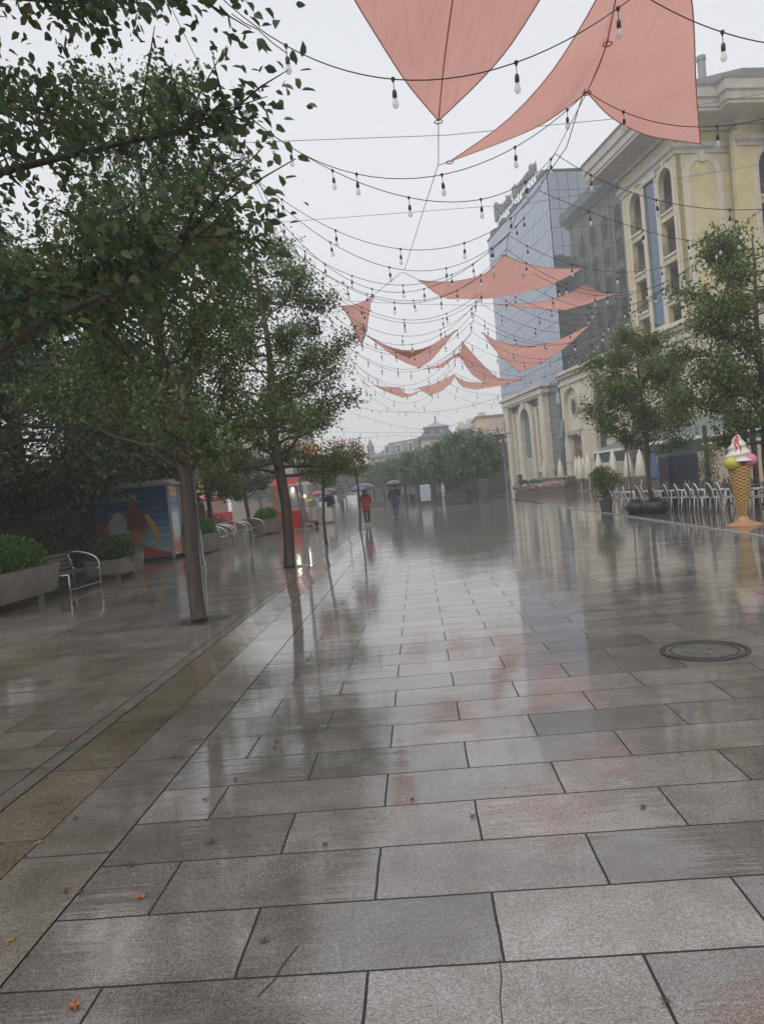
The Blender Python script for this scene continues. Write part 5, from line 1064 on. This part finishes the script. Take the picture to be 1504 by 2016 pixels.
for i in range(8):
    p = c0_.lerp(c1_, (i+.4)/8)+Vector((.80+(i % 2)*1.5, .2, .012))
    if tb0 is None:
        tb0 = empty('cafe_table', p, 0, 'first small dark café table from the far left end', 'table', 'tables among the café chairs')
        MB().box(-.35, .35, -.35, .35, .70, .73).build('tabletop', mat('dark table top', (.09, .07, .06), .2, noise=.3), tb0, bevel=.006)
        MB().lathe([(.22, 0), (.20, .03), (.03, .05), (.03, .70)], n=12).build('pedestal', mat('dark iron', (.03, .03, .03), .4), tb0)
    else: c = copy_tree(tb0); c.location = p; c['label'] = f'{ords[i]} small dark café table from the far left end'
# blue tarpaulined stack and trunk-like posts behind the chairs
tc_ = D(1337, 950, 30.0)
e = empty('covered_stack', (tc_.x, 30.0, 0), .2, 'dark blue tarpaulin covered stack behind the café tree', 'covered furniture')
MB().box(-.62, .62, -.5, .5, 0, 1.95).build('tarpaulin', mat('dark blue tarp', (.010, .015, .032), .4, noise=.4, scale=2, bump=.8, bscale=3), e, bevel=.12)
e = empty('blue_parasol', (10.4, 33.0, 0), 0, 'folded blue parasol left of the tarpaulin', 'parasol'); MB().lathe([(.02, 2.2), (.1, 1.9), (.24, 1.0), (.18, .95)], n=10).build('canopy', mat('blue canvas', (.05, .10, .2), .6), e, smooth=True); MB().tube([(0, 0, 0), (0, 0, 2.3)], .025, 6).build('pole', galv, e)
for i, (x_, y_, lb) in enumerate([(12.1, 31.5, 'dark post beside the blue tarpaulin'), (10.7, 24.0, 'dark post left of the giant cone'), (11.2, 22.6, 'dark post directly behind the giant cone')]):
    e = empty('canopy_post', (x_, y_, 0), 0, lb, 'post'); MB().tube([(0, 0, 0), (0, 0, 3.0)], .09, 10).lathe([(.14, 0), (.14, .06)], n=10).build('shaft', bark_d, e, smooth=True)
e = empty('cafe_house', (15.2, 33.5, 0), math.radians(8), 'low cream café pavilion wall with a golden lit window', 'pavilion')
MB().box(-2.4, 3.6, 0, .3, 0, 2.2).build('wall', mat('cream pavilion', (.46, .38, .28), .5, noise=.15), e); MB().box(-2.5, 3.7, -.1, .35, 2.2, 2.32).build('coping', trim, e)
g = MB().box(.3, 1.9, -.04, -.003, .75, 1.75).build('window', mat('golden window', (.34, .24, .10), .25, noise=.4, scale=3), e); MB().box(.55, 1.05, -.06, -.042, 1.2, 1.45).box(1.25, 1.7, -.06, -.042, 1.2, 1.4).build('window_note', white_p, g)
pot(10.9, 28.2, .3, .5, 'leafy potted shrub between tarpaulin and pavilion wall', 700, 1.3, .6, 28, potm, lf_dark)
# terrace: low wall with pale rail and closed parasols
e = empty('terrace_wall', P0, RZ, 'low pinkish terrace wall with thin balusters below the hotel', 'terrace wall')
MB().box(12, 33, -6.5, -6.3, 0, .75).build('wall', mat('brown terrace base', (.17, .12, .10), .5, noise=.3), e); MB().box(11.9, 33.1, -6.56, -6.24, 1.18, 1.26).build('rail', trim, e)
mb = MB()
for i in range(70): mb.box(12.1+i*.3, 12.18+i*.3, -6.45, -6.37, .752, 1.17)
mb.build('balusters', mat('pink baluster', (.42, .32, .28), .5), e)
canv = mat('cream canvas', (.62, .58, .50), .6, noise=.12, scale=4)
para = []
for i, (px_, py_, Y_, h_) in enumerate([(1073, 905, 68, 2.9), (1104, 900, 66, 2.75), (1137, 906, 62, 2.7), (1143, 902, 58, 2.7), (1150, 905, 60, 2.6), (1159, 898, 56, 2.8), (1180, 898, 53, 2.7), (1208, 893, 51, 2.8), (1238, 905, 49, 2.6), (1262, 905, 47, 2.6)]):
    c = D(px_, py_+40, Y_); lb = ['closed cream parasol in front of the portal right pilaster', 'closed cream parasol left of the hotel entrance', 'closed cream parasol at the left of a tight cluster', 'closed cream parasol second in the tight cluster', 'closed cream parasol third in the tight cluster', 'closed cream parasol right of the tight cluster', 'closed cream parasol under the small canopy corner', 'closed cream parasol above the bushy grey pot', 'closed cream parasol left of the café tree trunk', 'closed cream parasol right of the café tree trunk'][i]
    if not para:
        e = empty('closed_parasol', (c.x, c.y, 0), 0, lb, 'parasol', 'closed cream parasols on the terrace')
        V = []; prof = [(.02, 2.75), (.10, 2.55), (.20, 2.0), (.34, 1.0), (.30, .95)]
        for r_, z in prof:
            for k_ in range(24): th = 2*math.pi*k_/24; q = r_*(1+.18*math.cos(8*th)*(1 if r_ > .05 else 0)); V.append((q*math.cos(th), q*math.sin(th), z))
        MB().add(V, [(a*24+k_, a*24+(k_+1) % 24, (a+1)*24+(k_+1) % 24, (a+1)*24+k_) for a in range(4) for k_ in range(24)]).build('canopy', canv, e, smooth='all')
        MB().tube([(0, 0, 0), (0, 0, 2.85)], .03, 6).build('pole', white_p, e); MB().box(-.3, .3, -.3, .3, 0, .08).build('base', conc, e); para.append(e)
    else:
        e = copy_tree(para[0]); e.location = (c.x, c.y, 0); e['label'] = lb; e.scale = (1, 1, h_/2.75); e.rotation_euler = (0, 0, i)
tt0 = None
for i, (x_, y_) in enumerate([(3.9, 63), (2.4, 67), (.6, 74), (-1.0, 79), (-2.2, 88), (-3.6, 97), (5.0, 70)]):
    if tt0 is None:
        tt0 = empty('market_table', (x_, y_, 0), .2, 'first dark table set under the plane trees from the right', 'table', 'dark tables under the plane trees')
        MB().box(-.8, .8, -.4, .4, .68, .74).build('tabletop', mat('dark table top', (.09, .07, .06)), tt0)
        for sx in (-.7, .7): MB().box(sx-.04, sx+.04, -.3, .3, 0, .68).build('leg', dark, tt0)
        for sy in (-.75, .75): MB().box(-.8, .8, sy-.15, sy+.15, .40, .45).box(-.7, -.62, sy-.1, sy+.1, 0, .40).box(.62, .7, sy-.1, sy+.1, 0, .40).build('seat', slat, tt0)
    else: c = copy_tree(tt0); c.location = (x_, y_, 0); c.rotation_euler = (0, 0, i*.7); c['label'] = f'{NTH[i]} dark table set under the plane trees from the right'
# van and far street bits
vn = empty('white_van', (-5.6, 118, 0), math.radians(15), 'white van parked far down the street behind the umbrellas', 'van')
MB().poly([[(-2.4, .35), (2.3, .35), (2.4, 1.0), (1.7, 1.15), (1.1, 2.0), (-2.3, 2.1), (-2.45, 1.9)]], -.95, .95).build('body', mat('white van paint', (.6, .61, .62), .3), vn, bevel=.08)
MB().poly([[(1.05, 1.15), (1.6, 1.15), (1.1, 1.85), (.5, 1.85), (.5, 1.15)]], -.97, -.951).box(-2.0, .3, -.97, -.951, 1.2, 1.8).build('window', pane_m, vn)
for xx in (-1.5, 1.5): MB().lathe([(.34, -.1), (.34, .1)], n=16, m=Matrix.Translation((xx, -.9, .34)) @ Matrix.Rotation(math.pi/2, 4, 'X')).build('wheel', dark, vn)
e = empty('far_planter_wall', (-4.4, 70, 0), 0, 'low dark planter wall behind the two walkers', 'planter'); MB().box(-1.2, 1.2, -.4, .4, 0, .5).build('wall', mat('dark planter', (.09, .085, .08), .5, noise=.2), e, bevel=.03); MB().box(-1.1, 1.1, -.3, .3, .5, .52).build('soil', dark, e)
# fallen leaves on the stone
FL = [(148, 1982, .048), (278, 1767, .045), (258, 1704, .045), (415, 1660, .04), (80, 1660, .035), (130, 1757, .035), (160, 1760, .03), (22, 1853, .035), (545, 1462, .04), (540, 1475, .03), (235, 1511, .03), (464, 1536, .03), (340, 1492, .03), (144, 1459, .04), (1265, 1590, .035), (812, 1577, .03), (520, 1855, .035), (150, 1613, .04), (405, 1575, .03), (640, 1665, .03), (930, 1610, .03), (1310, 1975, .03)]
lf_m = [mat('orange fallen leaf', (.36, .10, .03), .4, noise=.3, scale=30), mat('brown fallen leaf', (.10, .05, .03), .4, noise=.3, scale=30), mat('yellow fallen leaf', (.28, .20, .04), .4, noise=.3, scale=30)]
rk_ = {j: n_ for n_, j in enumerate(sorted(range(len(FL)), key=lambda q: -FL[q][1]))}
for i, (px_, py_, s_) in enumerate(FL):
    c = G(px_, py_); rr = random.Random(i); n = 14; s_ *= .8
    V = [(0, 0, .007)]+[(s_*(.55+.25*math.cos(5*a_)+.1*rr.random())*math.cos(a_), s_*.7*(.55+.25*math.cos(5*a_)+.1*rr.random())*math.sin(a_), .004+.012*rr.random()) for a_ in [2*math.pi*k_/n for k_ in range(n)]]
    V.append((s_*1.1, .002, .004)); k_ = 0 if i in (0, 1, 13) else (2 if i in (4, 7) else 1)
    ob = MB().add(V, [(0, a+1, (a+1) % n+1) for a in range(n)]+[(1, n+1, 2)]).build('fallen_leaf', lf_m[k_], None, fix=False)
    ob.location = (c.x, c.y, 0); ob.rotation_euler = (0, 0, rr.uniform(0, 6)); sm = ob.modifiers.new('t', 'SOLIDIFY'); sm.thickness = .001
    tag(ob, 'bright orange fallen leaf at the bottom left corner' if i == 0 else f'small {["orange", "brown", "yellow"][k_]} fallen leaf, {NTH[rk_[i]]} up from the bottom edge of the picture', 'leaf', 'fallen leaves on the wet paving')
# ================================================================ PEOPLE (skinned skeletons, one continuous body each)
skin_m = mat('skin', (.50, .30, .22), .5)
def skinned(name, verts, edges, radii, m_, parent, root=0, sub=2):
    me = bpy.data.meshes.new(name); me.from_pydata([tuple(v) for v in verts], edges, []); me.materials.append(m_)
    o = bpy.data.objects.new(name, me); COL.objects.link(o); o.parent = parent
    sk = o.modifiers.new('skin', 'SKIN'); sk.use_smooth_shade = True
    for i, r_ in enumerate(radii):
        sv = me.skin_vertices[0].data[i]; sv.radius = (r_, r_) if not isinstance(r_, tuple) else r_; sv.use_root = (i == root)
    sb = o.modifiers.new('sub', 'SUBSURF'); sb.levels = sub; sb.render_levels = sub
    return o
def person(loc, rz, H, label, c_top, c_leg, c_shoe, c_hair, arms, legs, female=False, long_hair=False, hood=False, lean=0.0, coat=0.0):
    """faces local +y. arms: (elbow, wrist) per side; legs: (knee, ankle) per side, metres for a 1.7 m figure"""
    s = H/1.7; e = empty('person', loc, rz, label, 'person'); e.scale = (s, s, s); V = Vector
    sh = .165 if female else .19
    pel, spn, che, nek, jaw, hd, cr = V((0, 0, .94)), V((0, .01+lean*.3, 1.12)), V((0, lean*.6, 1.32)), V((0, lean*.9, 1.47)), V((0, .03+lean, 1.54)), V((0, .02+lean, 1.61)), V((0, .005+lean, 1.68))
    vs = [pel, spn, che, nek, jaw, hd, cr, V((0, .095+lean, 1.59))]; ed = [(0, 1), (1, 2), (2, 3), (3, 4), (4, 5), (5, 6), (5, 7)]
    ra = [(.14, .10), (.115, .085), (.135, .095), .052, .068, .082, .062, .014]
    hands = []; armv = []; legv = []
    for sd, (el, wr) in zip((-1, 1), arms):
        S = V((sd*sh, lean*.7, 1.40)); el = V(el); wr = V(wr); i = len(vs); d = (wr-el).normalized(); hp = wr+d*.06
        vs += [S, el, wr, hp]; ra += [.055, .040, .027, (.036, .018)]; ed += [(2, i), (i, i+1), (i+1, i+2), (i+2, i+3)]; armv.append((S, el, wr))
        side = d.cross(V((0, 0, 1))); side = side.normalized() if side.length > .1 else V((1, 0, 0))
        for f_ in range(4):
            a = hp+d*.03+side*(f_-1.5)*.019; b = a+d*(.035+.006*(1.5-abs(f_-1.5)))+V((0, 0, -.01)); j = len(vs); vs += [a, b]; ra += [.0085, .0075]; ed += [(i+3, j), (j, j+1)]
        j = len(vs); vs += [wr+d*.03+side*.04, wr+d*.07+side*.05]; ra += [.010, .009]; ed += [(i+2, j), (j, j+1)]
    for sd, (kn, an) in zip((-1, 1), legs):
        kn, an = V(kn), V(an); Hh = V((sd*.085, 0, .88)); i = len(vs)
        vs += [Hh, kn, an, an+V((0, .10, -.05)), an+V((0, .16, -.06))]; ra += [.088, .055, .036, (.036, .025), (.03, .018)]; ed += [(0, i), (i, i+1), (i+1, i+2), (i+2, i+3), (i+3, i+4)]; legv.append((Hh, kn, an))
    skinned('body', vs, ed, ra, skin_m, e)
    # clothing
    tv = [V((0, 0, .90-coat)), pel, spn, che, V((0, lean*.8, 1.43))]; te = [(0, 1), (1, 2), (2, 3), (3, 4)]; tr = [(.20, .15), (.20, .15), (.185, .14), (.195, .145), (.10, .085)]
    for (S, el, wr) in armv:
        i = len(tv); tv += [S+V((0, 0, .0)), el, wr-(wr-el).normalized()*.02]; tr += [.092, .072, .056]; te += [(3, i), (i, i+1), (i+1, i+2)]
    skinned('jacket', tv, te, tr, c_top, e, 1)
    lv = [V((0, 0, .93))]; le = []; lr = [(.150, .112)]
    for (Hh, kn, an) in legv:
        i = len(lv); lv += [Hh, kn, an+V((0, 0, .02))]; lr += [.104, .070, .050]; le += [(0, i), (i, i+1), (i+1, i+2)]
    skinned('trousers', lv, le, lr, c_leg, e, 0)
    for (Hh, kn, an) in legv:
        MB().box(an.x-.045, an.x+.045, an.y-.06, an.y+.20, an.z-.085, an.z-.02).build('shoe', c_shoe, e, bevel=.025)
    hv_ = [V((0, -.015+lean, 1.62)), V((0, -.02+lean, 1.69))]; hr = [(.088, .080), (.078, .072)]; he = [(0, 1)]
    if long_hair:
        hv_ += [V((0, -.06+lean, 1.50)), V((-.07, .02+lean, 1.44)), V((.07, .02+lean, 1.44)), V((-.09, .07+lean, 1.34)), V((.09, .07+lean, 1.34))]; hr += [.085, .045, .045, .035, .035]; he += [(0, 2), (2, 3), (2, 4), (3, 5), (4, 6)]
    skinned('hair', hv_, he, hr, c_hair, e, 0)
    for sx in (-.03, .03): MB().lathe([(0, -.009), (.009, 0), (0, .009)], (sx, .094+lean, 1.615), 8).build('eye', mat('eye', (.03, .02, .02), .2), e)
    MB().box(-.022, .022, .088+lean, .096+lean, 1.545, 1.553).build('mouth', mat('lips', (.35, .12, .11), .4), e, bevel=.003)
    if hood: skinned('hood', [V((0, -.01, 1.48)), V((0, -.02, 1.60)), V((0, -.02, 1.69))], [(0, 1), (1, 2)], [.09, .105, .085], c_top, e)
    return e
def umbrella(apex, tilt, R, col, label, hand, trans=0.35):
    e = empty('umbrella', apex, 0, label, 'umbrella'); e.rotation_euler = tilt; n = 8; V = [(0, 0, 0)]; fs = []
    seg = 6
    for j in range(1, seg+1):
        t = j/seg
        for k_ in range(n*4):
            th = 2*math.pi*k_/(n*4); sc = 1-.06*t*abs(math.sin(th*n/2)); V.append((R*math.sin(t*1.25)/math.sin(1.25)*sc*math.cos(th), R*math.sin(t*1.25)/math.sin(1.25)*sc*math.sin(th), -R*.52*(1-math.cos(t*1.5))-.01*abs(math.sin(th*n/2))*t))
    N4 = n*4; fs = [(0, 1+k_, 1+(k_+1) % N4) for k_ in range(N4)]+[(1+(j-1)*N4+k_, 1+j*N4+k_, 1+j*N4+(k_+1) % N4, 1+(j-1)*N4+(k_+1) % N4) for j in range(1, seg) for k_ in range(N4)]
    o = MB().add(V, fs).build('canopy', col, e, fix=False, smooth='all'); sm = o.modifiers.new('t', 'SOLIDIFY'); sm.thickness = .003
    for k_ in range(n):
        th = 2*math.pi*k_/n; MB().tube([(R*math.sin(t*1.25)/math.sin(1.25)*math.cos(th), R*math.sin(t*1.25)/math.sin(1.25)*math.sin(th), -R*.52*(1-math.cos(t*1.5))-.008) for t in (0.02, .3, .6, .8, 1.0)], .004, 4).build('rib', galv, e)
    inv = (Matrix.Translation(apex) @ e.rotation_euler.to_matrix().to_4x4()).inverted(); h = inv @ Vector(hand)
    MB().tube([(0, 0, .06), (0, 0, 0), h], .007, 6).build('shaft', galv, e); MB().tube([h+Vector((0, 0, .05)), h-Vector((0, 0, .09))], .013, 6).build('handle', dark, e)
    return e
navy = mat('navy umbrella cloth', (.065, .075, .14), .35, coat=.4); darku = mat('dark grey umbrella cloth', (.05, .06, .065), .3, coat=.5)
jean = mat('dark jeans', (.04, .055, .075), .7); bluej = mat('blue jeans', (.075, .11, .19), .7); blk = mat('black hair', (.012, .010, .010), .5)
# woman walking towards us
wx, wy = -2.42, 33.9
person((wx, wy, 0), math.pi+.1, 1.66, 'woman in a red jacket and dark jeans walking towards us under a navy umbrella', mat('red jacket', (.46, .035, .045), .55, noise=.2, scale=6), jean, mat('tan shoes', (.40, .25, .18), .6), blk,
       [((-.27, -.02, 1.15), (-.17, .16, 1.02)), ((.24, .06, 1.16), (.12, .24, 1.20))], [((-.10, .02, .50), (-.07, -.16, .13)), ((.09, .08, .50), (.06, .12, .09))], female=True, long_hair=True)
def wl(px_, py_, pz_, s_, x_, y_, a_): c_, n_ = math.cos(a_), math.sin(a_); return (x_+(px_*c_-py_*n_)*s_, y_+(px_*n_+py_*c_)*s_, pz_*s_)
umbrella((wx-.08, wy-.12, 1.95), (.06, -.10, .2), .56, navy, 'navy umbrella held by the woman in red', wl(.12, .30, 1.20, .976, wx, wy, math.pi+.1))
mx_, my_ = -1.2, 38.0
person((mx_, my_, 0), .05, 1.78, 'man in a dark navy jacket and blue jeans walking away under a dark umbrella', mat('navy jacket', (.03, .036, .075), .55, noise=.2, scale=6), bluej, mat('dark shoes', (.03, .03, .035), .5), blk,
       [((-.30, -.02, 1.14), (-.26, .10, .92)), ((.26, .08, 1.17), (.14, .22, 1.26))], [((-.09, .05, .50), (-.05, .06, .09)), ((.09, -.02, .50), (.06, -.10, .12))])
umbrella((mx_+.05, my_+.02, 2.00), (-.05, .06, .4), .50, darku, 'dark grey umbrella held by the man walking away', wl(.14, .26, 1.26, 1.047, mx_, my_, .05))
# small figures further off
c = D(652, 1013, 43.5)
person((c.x, c.y, 0), math.pi-.25, 1.72, 'person in a dark coat bending forward with a white bag beyond the snack cart', mat('black coat', (.02, .02, .025), .5), mat('black trousers', (.02, .022, .03), .6), dark, blk,
       [((-.28, .08, 1.12), (-.30, .25, .95)), ((.24, .10, 1.15), (.12, .26, 1.15))], [((-.10, .10, .50), (-.14, .0, .10)), ((.10, .04, .50), (.12, -.12, .12))], lean=.14)
umbrella((c.x+.0, c.y-.25, 1.92), (.25, -.1, .2), .55, mat('black umbrella cloth', (.02, .022, .03), .3, coat=.4), 'black umbrella over the bending person', (c.x-.1, c.y-.25, 1.2))
e = empty('white_bag', (c.x-.38, c.y-.25, 0), .2, 'white plastic bag carried by the bending person', 'bag'); MB().add([(-.2, -.08, .75), (.2, -.08, .72), (.2, .08, .72), (-.2, .08, .75), (-.26, -.05, 1.22), (.22, -.05, 1.15), (.22, .05, 1.15), (-.26, .05, 1.22)], [(0, 1, 5, 4), (1, 2, 6, 5), (2, 3, 7, 6), (3, 0, 4, 7), (3, 2, 1, 0), (4, 5, 6, 7)]).build('sack', white_p, e, bevel=.04); MB().tube([(-.1, 0, 1.18), (0, 0, 1.3), (.1, 0, 1.18)], .008, 4).build('handle', white_p, e)
c = D(674, 1000, 56)
person((c.x, c.y, 0), .3, 1.68, 'person in a grey green raincoat walking away with an arm out', mat('grey green raincoat', (.12, .13, .10), .5), jean, dark, blk, [((-.25, -.02, 1.15), (-.26, .02, .9)), ((.30, -.05, 1.18), (.42, -.08, .98))], [((-.08, .03, .5), (-.06, -.04, .10)), ((.08, .0, .5), (.06, .05, .09))], coat=.25, hood=True)
c = D(637, 1003, 50)
person((c.x, c.y, 0), 2.8, 1.66, 'person in blue walking behind the bending person', mat('blue jacket', (.05, .08, .22), .5), jean, dark, blk, [((-.25, -.02, 1.15), (-.24, .05, .9)), ((.25, -.02, 1.15), (.24, .08, .9))], [((-.08, .05, .5), (-.06, -.02, .10)), ((.08, .0, .5), (.06, .05, .09))])
c = D(628, 1000, 60)
person((c.x, c.y, 0), 2.8, 1.64, 'person in pale clothes under a small red umbrella', mat('pale coat', (.3, .3, .32), .5), mat('black trousers', (0, 0, 0)), dark, blk, [((-.25, -.02, 1.15), (-.24, .05, .9)), ((.22, .06, 1.15), (.12, .2, 1.2))], [((-.08, .05, .5), (-.06, -.02, .10)), ((.08, .0, .5), (.06, .05, .09))])
umbrella((c.x+.05, c.y, 1.95), (0, 0, 0), .52, mat('red umbrella cloth', (.4, .05, .07), .35), 'small red umbrella behind the snack cart', (c.x+.1, c.y-.2, 1.2))
person((-5.85, 39.35, 0), math.pi-.4, 1.70, 'vendor in a yellow jacket standing behind the snack cart', mat('yellow jacket', (.50, .32, .04), .5), jean, dark, blk, [((-.25, .06, 1.15), (-.2, .22, 1.02)), ((.25, .06, 1.15), (.2, .22, 1.02))], [((-.08, .02, .5), (-.08, 0, .09)), ((.08, .02, .5), (.08, 0, .09))])
# ================================================================ RAIN HAZE
hz = bpy.data.materials.new('haze'); hz.use_nodes = True; t = hz.node_tree; t.nodes.clear(); o_ = t.nodes.new('ShaderNodeOutputMaterial'); v_ = t.nodes.new('ShaderNodeVolumePrincipled')
v_.inputs['Color'].default_value = (.99, .99, 1, 1); v_.inputs['Density'].default_value = HAZE; v_.inputs['Anisotropy'].default_value = 0.0
t.links.new(v_.outputs[0], o_.inputs['Volume'])
tag(MB().box(-310, 310, -70, 400, -4, 42).build('haze', hz), kind='stuff')
